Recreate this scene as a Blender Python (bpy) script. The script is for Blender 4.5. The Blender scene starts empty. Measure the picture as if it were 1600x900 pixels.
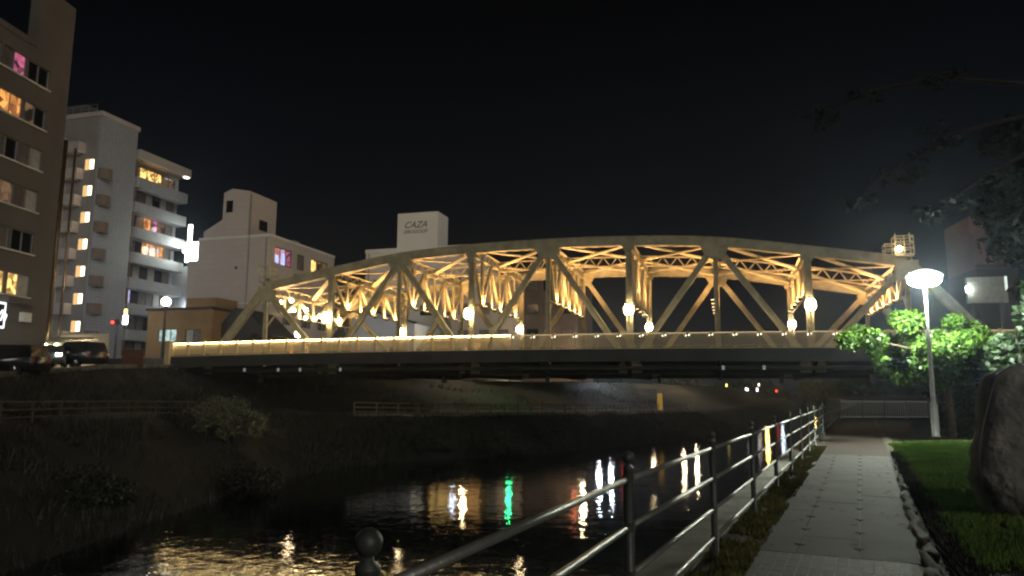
import bpy, bmesh, math, random
import numpy as np
from mathutils import Vector, Matrix, noise

random.seed(7)
rng = np.random.default_rng(7)
scene = bpy.context.scene
COL = scene.collection
R = math.radians

# ------------------------------------------------------------------ camera
cam_d = bpy.data.cameras.new("camera")
cam = bpy.data.objects.new("camera", cam_d)
COL.objects.link(cam)
scene.camera = cam
cam_d.sensor_width = 36.0
cam_d.lens = 36.0 * 1152.4 / 1600.0
cam_d.clip_start = 0.05
cam_d.clip_end = 4000
cam.matrix_world = (Matrix.Translation((0, 0, 1.5)) @ Matrix.Rotation(R(90 + 8.07), 4, 'X')
                    @ Matrix.Rotation(R(0.266), 4, 'Z'))

# ------------------------------------------------------------------ night sky
world = bpy.data.worlds.new("World")
scene.world = world
world.use_nodes = True
wn, wl = world.node_tree.nodes, world.node_tree.links
bg = wn['Background']
geo = wn.new('ShaderNodeTexCoord')
sep = wn.new('ShaderNodeSeparateXYZ')
ramp = wn.new('ShaderNodeValToRGB')
wl.new(geo.outputs['Generated'], sep.inputs[0])
wl.new(sep.outputs['Z'], ramp.inputs[0])
ramp.color_ramp.elements[0].position = 0.0
ramp.color_ramp.elements[0].color = (0.0050, 0.0070, 0.0105, 1)
ramp.color_ramp.elements[1].position = 0.55
ramp.color_ramp.elements[1].color = (0.0003, 0.0004, 0.0006, 1)
e = ramp.color_ramp.elements.new(0.2)
e.color = (0.0026, 0.0036, 0.0052, 1)
wl.new(ramp.outputs[0], bg.inputs['Color'])
bg.inputs['Strength'].default_value = 0.55

# town glow fill: one weak wide sun added behind the camera
sun_d = bpy.data.lights.new("town_glow_fill", 'SUN')
sun_d.energy = 0.34
sun_d.angle = R(25)
sun_d.color = (1.0, 0.93, 0.82)
sun = bpy.data.objects.new("town_glow_fill", sun_d)
sun.rotation_euler = Vector((-.45, .9, -.34)).to_track_quat('-Z', 'Y').to_euler()
COL.objects.link(sun)

scene.view_settings.view_transform = 'Standard'
scene.view_settings.look = 'None'
scene.view_settings.exposure = 0.9
scene.view_settings.gamma = 1.0
cy = scene.cycles
cy.use_denoising = True
cy.max_bounces = 5
cy.diffuse_bounces = 2
cy.glossy_bounces = 3
cy.transmission_bounces = 4
cy.transparent_max_bounces = 6
cy.sample_clamp_indirect = 4.0
cy.use_light_tree = True
cy.pixel_filter_type = 'BLACKMAN_HARRIS'
cy.filter_width = 2.3

# ------------------------------------------------------------------ materials
MATS = {}
def mat(name, col, rough=0.7, metal=0.0, var=0.15, scale=3.0, bump=0.0, bscale=20.0, spec=0.4, col2=None, coat=0):
    if name in MATS: return MATS[name]
    m = bpy.data.materials.new(name); m.use_nodes = True
    n, l = m.node_tree.nodes, m.node_tree.links
    b = n['Principled BSDF']
    b.inputs['Roughness'].default_value = rough
    b.inputs['Metallic'].default_value = metal
    b.inputs['Specular IOR Level'].default_value = spec
    if coat: b.inputs['Coat Weight'].default_value = coat
    tc = n.new('ShaderNodeTexCoord')
    nz = n.new('ShaderNodeTexNoise'); nz.inputs['Scale'].default_value = scale; nz.inputs['Detail'].default_value = 6
    l.new(tc.outputs['Object'], nz.inputs['Vector'])
    rp = n.new('ShaderNodeValToRGB')
    a = [max(0, c * (1 - var)) for c in col]; z = col2 if col2 else [min(1, c * (1 + var)) for c in col]
    rp.color_ramp.elements[0].position = 0.32; rp.color_ramp.elements[0].color = (*a, 1)
    rp.color_ramp.elements[1].position = 0.68; rp.color_ramp.elements[1].color = (*z, 1)
    l.new(nz.outputs['Fac'], rp.inputs[0]); l.new(rp.outputs[0], b.inputs['Base Color'])
    if bump:
        n2 = n.new('ShaderNodeTexNoise'); n2.inputs['Scale'].default_value = bscale; n2.inputs['Detail'].default_value = 5
        bp = n.new('ShaderNodeBump'); bp.inputs['Strength'].default_value = bump; bp.inputs['Distance'].default_value = 0.05
        l.new(tc.outputs['Object'], n2.inputs['Vector']); l.new(n2.outputs['Fac'], bp.inputs['Height'])
        l.new(bp.outputs[0], b.inputs['Normal'])
    MATS[name] = m
    return m

def emat(name, col, strength):
    if name in MATS: return MATS[name]
    m = bpy.data.materials.new(name); m.use_nodes = True
    n, l = m.node_tree.nodes, m.node_tree.links
    n.remove(n['Principled BSDF'])
    em = n.new('ShaderNodeEmission'); em.inputs[0].default_value = (*col, 1); em.inputs[1].default_value = strength
    l.new(em.outputs[0], n['Material Output'].inputs[0])
    MATS[name] = m
    return m

def room_mat(name, col_a, col_b, strength, scale=1.6):
    """lit interior seen through a window: uneven curtains, furniture shapes"""
    if name in MATS: return MATS[name]
    m = bpy.data.materials.new(name); m.use_nodes = True
    n, l = m.node_tree.nodes, m.node_tree.links
    b = n['Principled BSDF']; b.inputs['Base Color'].default_value = (0.02, 0.02, 0.02, 1); b.inputs['Roughness'].default_value = 0.15
    tc = n.new('ShaderNodeTexCoord'); v = n.new('ShaderNodeTexVoronoi'); v.inputs['Scale'].default_value = scale
    nz = n.new('ShaderNodeTexNoise'); nz.inputs['Scale'].default_value = scale * 1.3
    mx = n.new('ShaderNodeMath'); mx.operation = 'MULTIPLY'
    l.new(tc.outputs['Object'], v.inputs['Vector']); l.new(tc.outputs['Object'], nz.inputs['Vector'])
    sp = n.new('ShaderNodeSeparateColor'); l.new(v.outputs['Color'], sp.inputs[0])
    l.new(sp.outputs[0], mx.inputs[0]); l.new(nz.outputs['Fac'], mx.inputs[1])
    rp = n.new('ShaderNodeValToRGB'); rp.color_ramp.elements[0].position = 0.08; rp.color_ramp.elements[1].position = 0.45
    rp.color_ramp.elements[0].color = (*col_b, 1); rp.color_ramp.elements[1].color = (*col_a, 1)
    l.new(mx.outputs[0], rp.inputs[0]); l.new(rp.outputs[0], b.inputs['Emission Color'])
    b.inputs['Emission Strength'].default_value = strength
    MATS[name] = m
    return m

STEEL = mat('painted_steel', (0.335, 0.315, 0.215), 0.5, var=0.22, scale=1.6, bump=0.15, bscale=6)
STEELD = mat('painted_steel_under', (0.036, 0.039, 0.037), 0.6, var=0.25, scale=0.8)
RAILM = mat('rail_paint', (0.58, 0.47, 0.27), 0.45, var=0.08)
CONC = mat('concrete', (0.19, 0.183, 0.16), 0.85, var=0.28, scale=1.5, bump=0.3, bscale=14)
CONCD = mat('dark_concrete', (0.13, 0.125, 0.11), 0.9, var=0.35, scale=0.7, bump=0.3, bscale=8)
ASPH = mat('asphalt', (0.05, 0.05, 0.048), 0.85, var=0.2, scale=4, bump=0.3, bscale=60)
GALV = mat('fence_metal', (0.30, 0.31, 0.28), 0.38, metal=0.6, var=0.12, scale=9, bump=0.08, bscale=40)
GALVD = mat('fence_post_metal', (0.085, 0.09, 0.085), 0.5, metal=0.4, var=0.15, scale=9, bump=0.1, bscale=40)
TILEW = mat('white_tile_wall', (0.62, 0.64, 0.66), 0.55, var=0.08, scale=0.5)
BEIGE = mat('beige_render', (0.50, 0.44, 0.39), 0.8, var=0.10, scale=0.35, bump=0.1, bscale=4)
WHITEW = mat('white_render', (0.76, 0.75, 0.68), 0.8, var=0.08, scale=0.3, bump=0.1, bscale=4)
BROWNW = mat('brown_render', (0.13, 0.119, 0.108), 0.85, var=0.12, scale=0.4, bump=0.15, bscale=5)
OCHRE = mat('ochre_render', (0.27, 0.165, 0.07), 0.8, var=0.15, scale=0.6)
DARKB = mat('dark_facade', (0.16, 0.12, 0.10), 0.8, var=0.2, scale=0.4)
ROOFT = mat('dark_roof_tile', (0.035, 0.03, 0.03), 0.6, var=0.2)
FRAME = mat('window_frame', (0.30, 0.30, 0.29), 0.4, metal=0.3)
FRAMED = mat('dark_window_frame', (0.05, 0.045, 0.04), 0.5)
GLASSD = mat('dark_glass', (0.012, 0.013, 0.016), 0.08, var=0.3, scale=1.0, spec=0.6)
CURT = mat('curtained_glass', (0.16, 0.14, 0.13), 0.4, var=0.35, scale=2.5)
CURTL = mat('pale_curtained_glass', (0.42, 0.41, 0.38), 0.4, var=0.2, scale=2.5)
BARK = mat('bark', (0.09, 0.065, 0.045), 0.9, var=0.4, scale=8, bump=0.6, bscale=18)
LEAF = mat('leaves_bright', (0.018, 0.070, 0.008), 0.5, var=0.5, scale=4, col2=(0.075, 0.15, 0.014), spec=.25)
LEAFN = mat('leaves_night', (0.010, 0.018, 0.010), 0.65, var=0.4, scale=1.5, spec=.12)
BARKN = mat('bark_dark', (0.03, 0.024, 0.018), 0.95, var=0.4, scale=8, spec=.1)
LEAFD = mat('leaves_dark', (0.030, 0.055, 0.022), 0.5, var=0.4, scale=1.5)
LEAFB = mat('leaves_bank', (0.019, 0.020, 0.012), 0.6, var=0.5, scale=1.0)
GRASS = mat('lawn_grass', (0.11, 0.235, 0.038), 0.8, var=0.4, scale=1.2, col2=(0.15, 0.25, 0.04))
GRASSY = mat('verge_grass', (0.06, 0.075, 0.014), 0.7, var=0.45, scale=3, col2=(0.15, 0.14, 0.03))
SOIL = mat('soil', (0.045, 0.037, 0.026), 0.95, var=0.4, scale=1.5, bump=0.6, bscale=12)
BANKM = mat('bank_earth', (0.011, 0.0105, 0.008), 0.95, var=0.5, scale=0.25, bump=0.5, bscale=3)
STONEM = mat('boulder_stone', (0.25, 0.24, 0.215), 0.85, var=0.5, scale=3.0, bump=0.9, bscale=9)
KERBM = mat('edge_stone', (0.05, 0.048, 0.042), 0.9, var=0.45, scale=4, bump=0.8, bscale=16)
PATHM = mat('path_concrete', (0.050, 0.046, 0.035), 0.8, var=0.38, scale=1.1, bump=0.35, bscale=70)
TILEM = mat('paving_tile', (0.075, 0.07, 0.06), 0.7, var=0.3, scale=2.5, bump=0.2, bscale=60)
GROUT = mat('tile_grout', (0.34, 0.34, 0.31), 0.85, var=0.1)
DIRT = mat('brown_path', (0.020, 0.0125, 0.008), 0.9, var=0.3, scale=0.8, bump=0.4, bscale=30)
BLACKM = mat('black_rubber', (0.01, 0.01, 0.01), 0.8)
CARK = mat('black_car_paint', (0.012, 0.013, 0.016), 0.25, spec=0.5, coat=0.6)
CARG = mat('grey_car_paint', (0.07, 0.07, 0.075), 0.3, spec=0.5, coat=0.5)
CHROME = mat('chrome', (0.6, 0.6, 0.6), 0.2, metal=1.0)
POLEM = mat('lamp_pole', (0.06, 0.06, 0.058), 0.45, metal=0.3)
POLED = mat('dark_pole', (0.05, 0.05, 0.05), 0.5)
ROOFG = mat('flat_roof', (0.12, 0.12, 0.12), 0.9)
L_WARM = emat('lamp_warm', (1.0, 0.72, 0.38), 45)
L_WARMF = emat('lamp_warm_far', (1.0, 0.74, 0.42), 42)
L_PARK = emat('lamp_park', (0.92, 1.0, 0.86), 420)
L_WHITE = emat('lamp_white', (0.85, 0.95, 1.0), 60)
L_COOL = emat('lamp_cool_dim', (0.6, 0.75, 1.0), 30)
L_RED = emat('lamp_reddish', (1.0, 0.16, 0.06), 7)
L_AMB = emat('lamp_amber', (1.0, 0.58, 0.12), 120)
L_COOLB = emat('lamp_cool_bright', (0.80, 0.90, 1.0), 260)
L_FWARM = emat('far_lamp_warm', (1.0, 0.74, 0.42), 220)
L_FWHITE = emat('far_lamp_white', (0.80, 0.90, 1.0), 220)
L_STRIP = emat('handrail_led', (1.0, 0.76, 0.36), 36)
L_STRIPD = emat('handrail_led_dim', (1.0, 0.80, 0.50), 0.7)
L_SIGN = emat('sign_white', (0.93, 1.0, 0.92), 9)
L_DOT = emat('rail_gleam', (1.0, 0.86, 0.62), 7)
L_FLOOD = emat('flood_lens', (1.0, 0.68, 0.30), 6)
RM_OR = room_mat('room_orange', (1.0, 0.42, 0.10), (0.16, 0.05, 0.02), 0.75)
RM_YE = room_mat('room_yellow', (1.0, 0.62, 0.18), (0.12, 0.06, 0.02), 1.3, 2.2)
RM_PK = room_mat('room_pink', (0.75, 0.16, 0.30), (0.04, 0.02, 0.04), 0.5, 2.6)
RM_BL = room_mat('room_blue', (0.45, 0.55, 1.0), (0.35, 0.10, 0.06), 0.8, 1.2)
RM_DK = room_mat('room_dim', (0.30, 0.17, 0.09), (0.02, 0.015, 0.012), 0.35)
RM_TE = room_mat('room_teal', (0.62, 0.85, 0.80), (0.30, 0.45, 0.42), 0.5, 2.0)
L_SLIT = emat('stair_light', (1.0, 0.84, 0.55), 3.2)
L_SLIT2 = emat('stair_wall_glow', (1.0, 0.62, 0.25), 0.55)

def brick_mat(name, c1, c2, mortar, sx, sy, rough=0.5):
    m = bpy.data.materials.new(name); m.use_nodes = True
    n, l = m.node_tree.nodes, m.node_tree.links; b = n['Principled BSDF']; b.inputs['Roughness'].default_value = rough
    tc = n.new('ShaderNodeTexCoord'); mp = n.new('ShaderNodeMapping'); mp.inputs['Rotation'].default_value = (R(90), 0, 0)
    s = n.new('ShaderNodeSeparateXYZ'); cb = n.new('ShaderNodeCombineXYZ'); ad = n.new('ShaderNodeMath')
    l.new(tc.outputs['Object'], s.inputs[0]); l.new(s.outputs[0], ad.inputs[0]); l.new(s.outputs[1], ad.inputs[1])
    l.new(ad.outputs[0], cb.inputs[0]); l.new(s.outputs[2], cb.inputs[1])
    br = n.new('ShaderNodeTexBrick'); br.offset = 0
    br.inputs['Color1'].default_value = (*c1, 1); br.inputs['Color2'].default_value = (*c2, 1); br.inputs['Mortar'].default_value = (*mortar, 1)
    br.inputs['Scale'].default_value = 1; br.inputs['Brick Width'].default_value = sx; br.inputs['Row Height'].default_value = sy
    br.inputs['Mortar Size'].default_value = 0.03
    l.new(cb.outputs[0], br.inputs['Vector']); l.new(br.outputs[0], b.inputs['Base Color'])
    return m
TILEW = brick_mat('white_tiled_wall', (0.40, 0.41, 0.425), (0.355, 0.365, 0.385), (0.27, 0.28, 0.30), 0.6, 0.42)
PANELW = brick_mat('beige_panel_wall', (0.58, 0.51, 0.45), (0.55, 0.485, 0.43), (0.50, 0.44, 0.39), 1.4, 0.75, 0.8)

# ------------------------------------------------------------------ helpers
class MB:
    def __init__(s): s.v = []; s.f = []; s.sm = []
    def quad(s, a, b, c, d, sm=False):
        i = len(s.v); s.v += [tuple(a), tuple(b), tuple(c), tuple(d)]; s.f.append((i, i+1, i+2, i+3)); s.sm.append(sm)
    def tri(s, a, b, c):
        i = len(s.v); s.v += [tuple(a), tuple(b), tuple(c)]; s.f.append((i, i+1, i+2)); s.sm.append(False)
    def box(s, x0, x1, y0, y1, z0, z1):
        i = len(s.v)
        s.v += [(x0,y0,z0),(x1,y0,z0),(x1,y1,z0),(x0,y1,z0),(x0,y0,z1),(x1,y0,z1),(x1,y1,z1),(x0,y1,z1)]
        for q in ((0,3,2,1),(4,5,6,7),(0,1,5,4),(1,2,6,5),(2,3,7,6),(3,0,4,7)):
            s.f.append(tuple(i+k for k in q)); s.sm.append(False)
        return s
    def bar(s, p, q, w, h, up=(0,0,1)):
        """box beam from p to q; w across, h along up"""
        p, q = Vector(p), Vector(q); d = (q-p)
        if d.length < 1e-6: return s
        d.normalize(); u = Vector(up); sd = d.cross(u)
        if sd.length < 1e-4: sd = d.cross(Vector((1,0,0)))
        sd.normalize(); u = sd.cross(d).normalized()
        i = len(s.v)
        for c in (p, q):
            for a, b in ((-1,-1),(1,-1),(1,1),(-1,1)):
                s.v.append(tuple(c + sd*(a*w/2) + u*(b*h/2)))
        for f in ((0,1,2,3),(7,6,5,4),(0,4,5,1),(1,5,6,2),(2,6,7,3),(3,7,4,0)):
            s.f.append(tuple(i+k for k in f)); s.sm.append(False)
        return s
    def tube(s, pts, rad, n=8, cap=True):
        pts = [Vector(p) for p in pts]; m = len(pts)
        rads = rad if isinstance(rad, (list, tuple)) else [rad]*m
        ring0 = len(s.v)
        pu = None
        for k, p in enumerate(pts):
            d = (pts[min(k+1, m-1)] - pts[max(k-1, 0)]).normalized()
            if pu is None:
                pu = d.cross(Vector((0,0,1)) if abs(d.z) < 0.9 else Vector((1,0,0))).normalized()
            a = (pu - d*pu.dot(d)).normalized(); b = d.cross(a); pu = a
            for j in range(n):
                t = 2*math.pi*j/n
                s.v.append(tuple(p + (a*math.cos(t) + b*math.sin(t))*rads[k]))
        for k in range(m-1):
            for j in range(n):
                a = ring0+k*n+j; b = ring0+k*n+(j+1) % n
                s.f.append((a, b, b+n, a+n)); s.sm.append(True)
        if cap:
            s.f.append(tuple(ring0+j for j in range(n))[::-1]); s.sm.append(False)
            s.f.append(tuple(ring0+(m-1)*n+j for j in range(n))); s.sm.append(False)
        return s
    def lathe(s, prof, n=16, c=(0,0,0)):
        return s.tube([(c[0], c[1], c[2]+z) for r, z in prof], [max(r, 1e-4) for r, z in prof], n)
    def sphere(s, c, r, n=12, m=8, sz=1.0):
        return s.lathe([(r*math.sin(math.pi*k/m), -r*sz*math.cos(math.pi*k/m)) for k in range(m+1)], n, c)
    def prism(s, outline, y0, y1):
        """outline in xz extruded along y"""
        i = len(s.v); n = len(outline)
        s.v += [(x, y0, z) for x, z in outline] + [(x, y1, z) for x, z in outline]
        s.f.append(tuple(range(i, i+n))); s.f.append(tuple(range(i+2*n-1, i+n-1, -1))); s.sm += [False]*2
        for k in range(n):
            a, b = i+k, i+(k+1) % n
            s.f.append((a, a+n, b+n, b)); s.sm.append(False)
        return s
    def mesh(s, name, m):
        me = bpy.data.meshes.new(name); me.from_pydata(s.v, [], s.f)
        me.polygons.foreach_set('use_smooth', s.sm)
        if m: me.materials.append(m)
        me.update()
        return me
    def build(s, name, m, parent=None):
        o = bpy.data.objects.new(name, s.mesh(name, m)); COL.objects.link(o)
        if parent is not None: o.parent = parent
        return o

def tag(o, label=None, cat=None, group=None, kind=None):
    if label: o['label'] = label
    if cat: o['category'] = cat
    if group: o['group'] = group
    if kind: o['kind'] = kind
    return o
def thing(name, label, cat, loc=(0,0,0), rz=0.0, group=None):
    o = bpy.data.objects.new(name, None); COL.objects.link(o)
    o.empty_display_size = 0.3; o.location = loc; o.rotation_euler = (0, 0, rz)
    return tag(o, label, cat, group)
def put(name, me, parent, loc=(0,0,0), rot=(0,0,0), scl=None):
    o = bpy.data.objects.new(name, me); COL.objects.link(o)
    o.parent = parent; o.location = loc; o.rotation_euler = rot
    if scl: o.scale = scl
    return o
def copy_tree(o, parent=None):
    c = o.copy(); COL.objects.link(c)
    if parent is not None: c.parent = parent
    for ch in list(o.children): copy_tree(ch, c)
    return c
def light(kind, name, parent, loc, power, col, size=0.1, rot=(0,0,0), spot=None):
    d = bpy.data.lights.new(name, kind); d.energy = power; d.color = col
    if kind == 'AREA': d.size = size
    else: d.shadow_soft_size = size
    if kind == 'SPOT': d.spot_size = spot; d.spot_blend = 1.0
    o = bpy.data.objects.new(name, d); COL.objects.link(o); o.parent = parent; o.location = loc; o.rotation_euler = rot
    return o

TH = R(16.08)
EX = (math.cos(TH), -math.sin(TH)); EW = (math.sin(TH), math.cos(TH))
BO = (2.68, 54.17)
def B(s, w, z=0.0):      # bridge frame -> world
    return (BO[0]+EX[0]*s+EW[0]*w, BO[1]+EX[1]*s+EW[1]*w, z)
PF = (1.88, 7.05); P1 = (0.4240, 0.9057); P2 = (0.9057, -0.4240)
def P(a, b, z=0.0):      # path frame -> world (a along the fence, b to its right)
    return (PF[0]+P1[0]*a+P2[0]*b, PF[1]+P1[1]*a+P2[1]*b, z)
PROT = math.atan2(P1[1], P1[0])

def facade(mb, O, U, W, H, holes, depth=0.18, N=None, z0=0.0):
    """vertical wall from O along unit U, W long, z0..H, rectangular holes (u0,u1,v0,v1) with reveals going inward by -N"""
    U = Vector((U[0], U[1], 0)); N = Vector((N[0], N[1], 0)); O = Vector((O[0], O[1], 0))
    us = sorted(set([0, W] + [h[0] for h in holes] + [h[1] for h in holes]))
    vs = sorted(set([z0, H] + [h[2] for h in holes] + [h[3] for h in holes]))
    pt = lambda u, v, d=0: O + U*u + Vector((0,0,v)) - N*d
    for i in range(len(us)-1):
        for j in range(len(vs)-1):
            cu, cv = (us[i]+us[i+1])/2, (vs[j]+vs[j+1])/2
            if any(h[0] < cu < h[1] and h[2] < cv < h[3] for h in holes): continue
            mb.quad(pt(us[i], vs[j]), pt(us[i+1], vs[j]), pt(us[i+1], vs[j+1]), pt(us[i], vs[j+1]))
    for a, b, c, d in holes:
        mb.quad(pt(a,c), pt(b,c), pt(b,c,depth), pt(a,c,depth)); mb.quad(pt(a,d), pt(b,d), pt(b,d,depth), pt(a,d,depth))
        mb.quad(pt(a,c), pt(a,d), pt(a,d,depth), pt(a,c,depth)); mb.quad(pt(b,c), pt(b,d), pt(b,d,depth), pt(b,c,depth))

def window(parent, O, U, N, hole, panes, depth=0.18, fm=None, mull=0.05):
    """frame with mullions and one pane object per light"""
    U = Vector((U[0], U[1], 0)); N = Vector((N[0], N[1], 0)); O = Vector((O[0], O[1], 0))
    a, b, c, d = hole
    pt = lambda u, v, k=0: O + U*u + Vector((0,0,v)) - N*k
    k = depth - 0.03
    f = MB(); n = len(panes)
    f.bar(pt(a,c+mull/2,k), pt(b,c+mull/2,k), 0.06, mull); f.bar(pt(a,d-mull/2,k), pt(b,d-mull/2,k), 0.06, mull)
    for i in range(n+1):
        u = min(max(a + (b-a)*i/n, a+mull/2), b-mull/2)
        f.bar(pt(u,c+mull,k), pt(u,d-mull,k), 0.06, mull, up=U)
    w = f.build('window', fm or FRAME, parent)
    for i, m in enumerate(panes):
        u0, u1 = a+(b-a)*i/n, a+(b-a)*(i+1)/n
        g = MB(); g.quad(pt(u0,c,depth), pt(u1,c,depth), pt(u1,d,depth), pt(u0,d,depth))
        g.build('pane', m, w)
    return w

# ================================================================== SETTING
def lerp(a, b, t): return a + (b-a)*t
def poly_sheet(name, lines, m, sub=6, nz=0.0, kind='structure', label=None):
    """skin between polylines of equal count (each a list of (x,y,z)), subdivided and roughened"""
    nl = len(lines); npt = len(lines[0])
    rows = []
    for k in range(nl-1):
        for t in range(sub):
            f = t/sub
            rows.append([tuple(lerp(lines[k][i][c], lines[k+1][i][c], f) for c in range(3)) for i in range(npt)])
    rows.append(lines[-1])
    full = []
    for r in rows:
        o = []
        for i in range(npt-1):
            for t in range(sub):
                f = t/sub; o.append([lerp(r[i][c], r[i+1][c], f) for c in range(3)])
        o.append(list(r[-1])); full.append(o)
    mb = MB(); n = len(full[0])
    for ri, r in enumerate(full):
        for p in r:
            z = p[2]
            if nz and 0 < ri < len(full)-1: z += nz*noise.noise(Vector((p[0]*0.35, p[1]*0.35, 3.1)))
            mb.v.append((p[0], p[1], z))
    for i in range(len(full)-1):
        for j in range(n-1):
            a = i*n+j; mb.f.append((a, a+1, a+n+1, a+n)); mb.sm.append(True)
    return tag(mb.build(name, m), label, kind=kind)

# ground that reaches the horizon, under everything
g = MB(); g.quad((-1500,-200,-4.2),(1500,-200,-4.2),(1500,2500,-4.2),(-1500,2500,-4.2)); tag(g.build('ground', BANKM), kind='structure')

# water
wm = bpy.data.materials.new('river_water'); wm.use_nodes = True
n_, l_ = wm.node_tree.nodes, wm.node_tree.links
b_ = n_['Principled BSDF']; b_.inputs['Base Color'].default_value = (0.004, 0.005, 0.005, 1)
b_.inputs['Roughness'].default_value = 0.03; b_.inputs['IOR'].default_value = 1.33; b_.inputs['Specular IOR Level'].default_value = 0.5
tc = n_.new('ShaderNodeTexCoord')
n1 = n_.new('ShaderNodeTexNoise'); n1.inputs['Scale'].default_value = 1.1; n1.inputs['Detail'].default_value = 4
n2 = n_.new('ShaderNodeTexNoise'); n2.inputs['Scale'].default_value = 5.0; n2.inputs['Detail'].default_value = 2
ad = n_.new('ShaderNodeMath'); ad.operation = 'MULTIPLY_ADD'; ad.inputs[1].default_value = 0.22
bp = n_.new('ShaderNodeBump'); bp.inputs['Strength'].default_value = 1.0; bp.inputs['Distance'].default_value = 0.018
l_.new(tc.outputs['Object'], n1.inputs['Vector']); l_.new(tc.outputs['Object'], n2.inputs['Vector'])
l_.new(n2.outputs['Fac'], ad.inputs[0]); l_.new(n1.outputs['Fac'], ad.inputs[2]); l_.new(ad.outputs[0], bp.inputs['Height'])
l_.new(bp.outputs[0], b_.inputs['Normal'])
g = MB(); g.quad((-60,-60,-3.35),(500,-60,-3.35),(500,900,-3.35),(-60,900,-3.35)); tag(g.build('river_water', wm), kind='structure')

# ---- left bank: street, slope, terrace, lower slope
road_e = [(-29,-40,1.3),(-28,10,1.4),(-27.5,40,2.2),(-27.6,50,3.0),(-27.2,60,3.4),(-21,80,3.3),(0,103,3.2),(20,125,3.2),(42,165,3.2),(80,260,3.0),(140,420,3.0)]
terr_i = [(-25,-40,.5),(-24,10,.45),(-23.5,40,.25),(-23.0,50,.1),(-21,60,-.1),(-10,73,-.5),(7,93,-.7),(26,117,-.8),(48,158,-.8),(86,255,-.8),(146,416,-.8)]
terr_o = [(-20.8,-40,.4),(-20.5,10,.35),(-20.5,40,.1),(-18.5,51,-.1),(-12,57,-.25),(-3,64,-.5),(10,79,-.7),(24,98,-.8),(50,148,-.8),(88,240,-.8),(150,410,-.8)]
wat_e = [(-13.5,-40,-3.55),(-13.2,10,-3.55),(-13,42,-3.55),(-9.5,51,-3.55),(-3,56,-3.55),(4,62,-3.55),(16,75,-3.55),(30,95,-3.55),(54,145,-3.55),(92,238,-3.55),(155,405,-3.55)]
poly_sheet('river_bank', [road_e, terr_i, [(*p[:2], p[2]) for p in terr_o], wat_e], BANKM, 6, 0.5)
poly_sheet('street', [[(-160,p[1]*1.0+ (30 if i > 5 else 0),p[2]) for i, p in enumerate(road_e)], [(p[0]+.2, p[1]-.1, p[2]+.02) for p in road_e]], ASPH, 3, 0)
# quay wall coping along the street edge
mb = MB()
for i in range(1, 5):
    a, b = Vector(road_e[i]), Vector(road_e[i+1]); mb.bar(a+Vector((0,0,.1)), b+Vector((0,0,.1)), .3, .3)
tag(mb.build('kerb', CONCD), kind='structure')

# ---- right bank
def rb(a0, b, z): return P(a0, b, z)
aa = [-12, 0, 14, 17.6, 18.8, 30, 44]
far = [(24,56),(50,108),(100,225),(170,400)]
top = [rb(a, -.12, 0) for a in aa] + [(x, y, 0) for x, y in far]
def off(L, d, z): return [(x-d*.91, y+d*.4155, z) for x, y, _ in L]
mb = MB()
for i in range(len(top)-1):
    A, Bq = top[i], top[i+1]; a1, b1 = off(top,0,-.6)[i], off(top,0,-.6)[i+1]; a2, b2 = off(top,1.15,-.62)[i], off(top,1.15,-.62)[i+1]
    a3, b3 = off(top,1.3,-3.8)[i], off(top,1.3,-3.8)[i+1]
    mb.quad(A,Bq,b1,a1); mb.quad(a1,b1,b2,a2); mb.quad(a2,b2,b3,a3)
tag(mb.build('embankment', CONC), kind='structure')
# soil of the right bank, gently rising under the lawn
rows = []
bs = [-.12, .0, .3, 1.78, 2.1, 2.6, 3.6, 5, 8, 14, 30, 80, 300]
hs = [-.02, .0, -.01, -.01, .06, .12, .16, .2, .3, .6, 1.0, 1.5, 2.0]
bl = []
for b, h in zip(bs, hs):
    bl.append([rb(a, b, h if a < 18 or b < 2.2 else -1.6) for a in aa] + [(x+b*.91, y-b*.3, h*.5) for x, y in far])
poly_sheet('bank_ground', bl, SOIL, 3, 0)

# ================================================================== PATH
pa = MB()
c = [P(-4,.28,.004),P(13.2,.28,.004),P(13.2,1.80,.004),P(-4,1.72,.004)]; pa.quad(*c)
path = tag(pa.build('path', CONC), kind='structure')
def bedge(a): return 1.68 + .013*max(a, 0)
SL = .93
a = .505
k = 0
while a < 13.0:
    a1 = min(a+SL-.004, 13.1)
    s = MB()
    b0 = .30
    for (x0, x1) in ((b0, .655), (.663, 1.195), (1.203, bedge(a))):
        s = MB()
        pts = [P(a,x0),P(a1,x0),P(a1,x1 if x1 < 1.5 else bedge(a1)),P(a,x1)]
        zt = .018 + random.uniform(-.0015,.0015)
        s.quad(*[(p[0],p[1],zt) for p in pts])
        for i in range(4):
            p, q = pts[i], pts[(i+1)%4]; s.quad((p[0],p[1],.0),(q[0],q[1],.0),(q[0],q[1],zt),(p[0],p[1],zt))
        s.build('paving_slab', PATHM, path)
    for bb in (.659, 1.199):
        h = MB(); h.lathe([(.05,.0),(.05,.0225),(.0,.0226)], 10, P(a+.45, bb)); h.build('drain_plug', BLACKM, path)
    a += SL; k += 1
tm = None
tiles = MB(); tiles.quad(P(-2.2,.2,.012),P(.5,.2,.012),P(.5,1.67,.012),P(-2.2,1.67,.012)); tb = tag(tiles.build('tiled_pavement', GROUT), kind='structure')
t = MB(); t.box(-.0455,.0455,-.0455,.0455,0,.006); tmesh = t.mesh('tile', TILEM)
for i in range(20):
    for j in range(14):
        put('tile', tmesh, tb, P(.44-.1*i-(.03 if False else 0), .26+.1*j, .010+random.uniform(-.001,.001)), (0, 0, PROT))
d = MB(); d.quad(P(13.15,.25,.01),P(43,.25,.01),P(43,4.0,.01),P(13.15,2.0,.01)); tag(d.build('dirt_path', DIRT), kind='structure')

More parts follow.
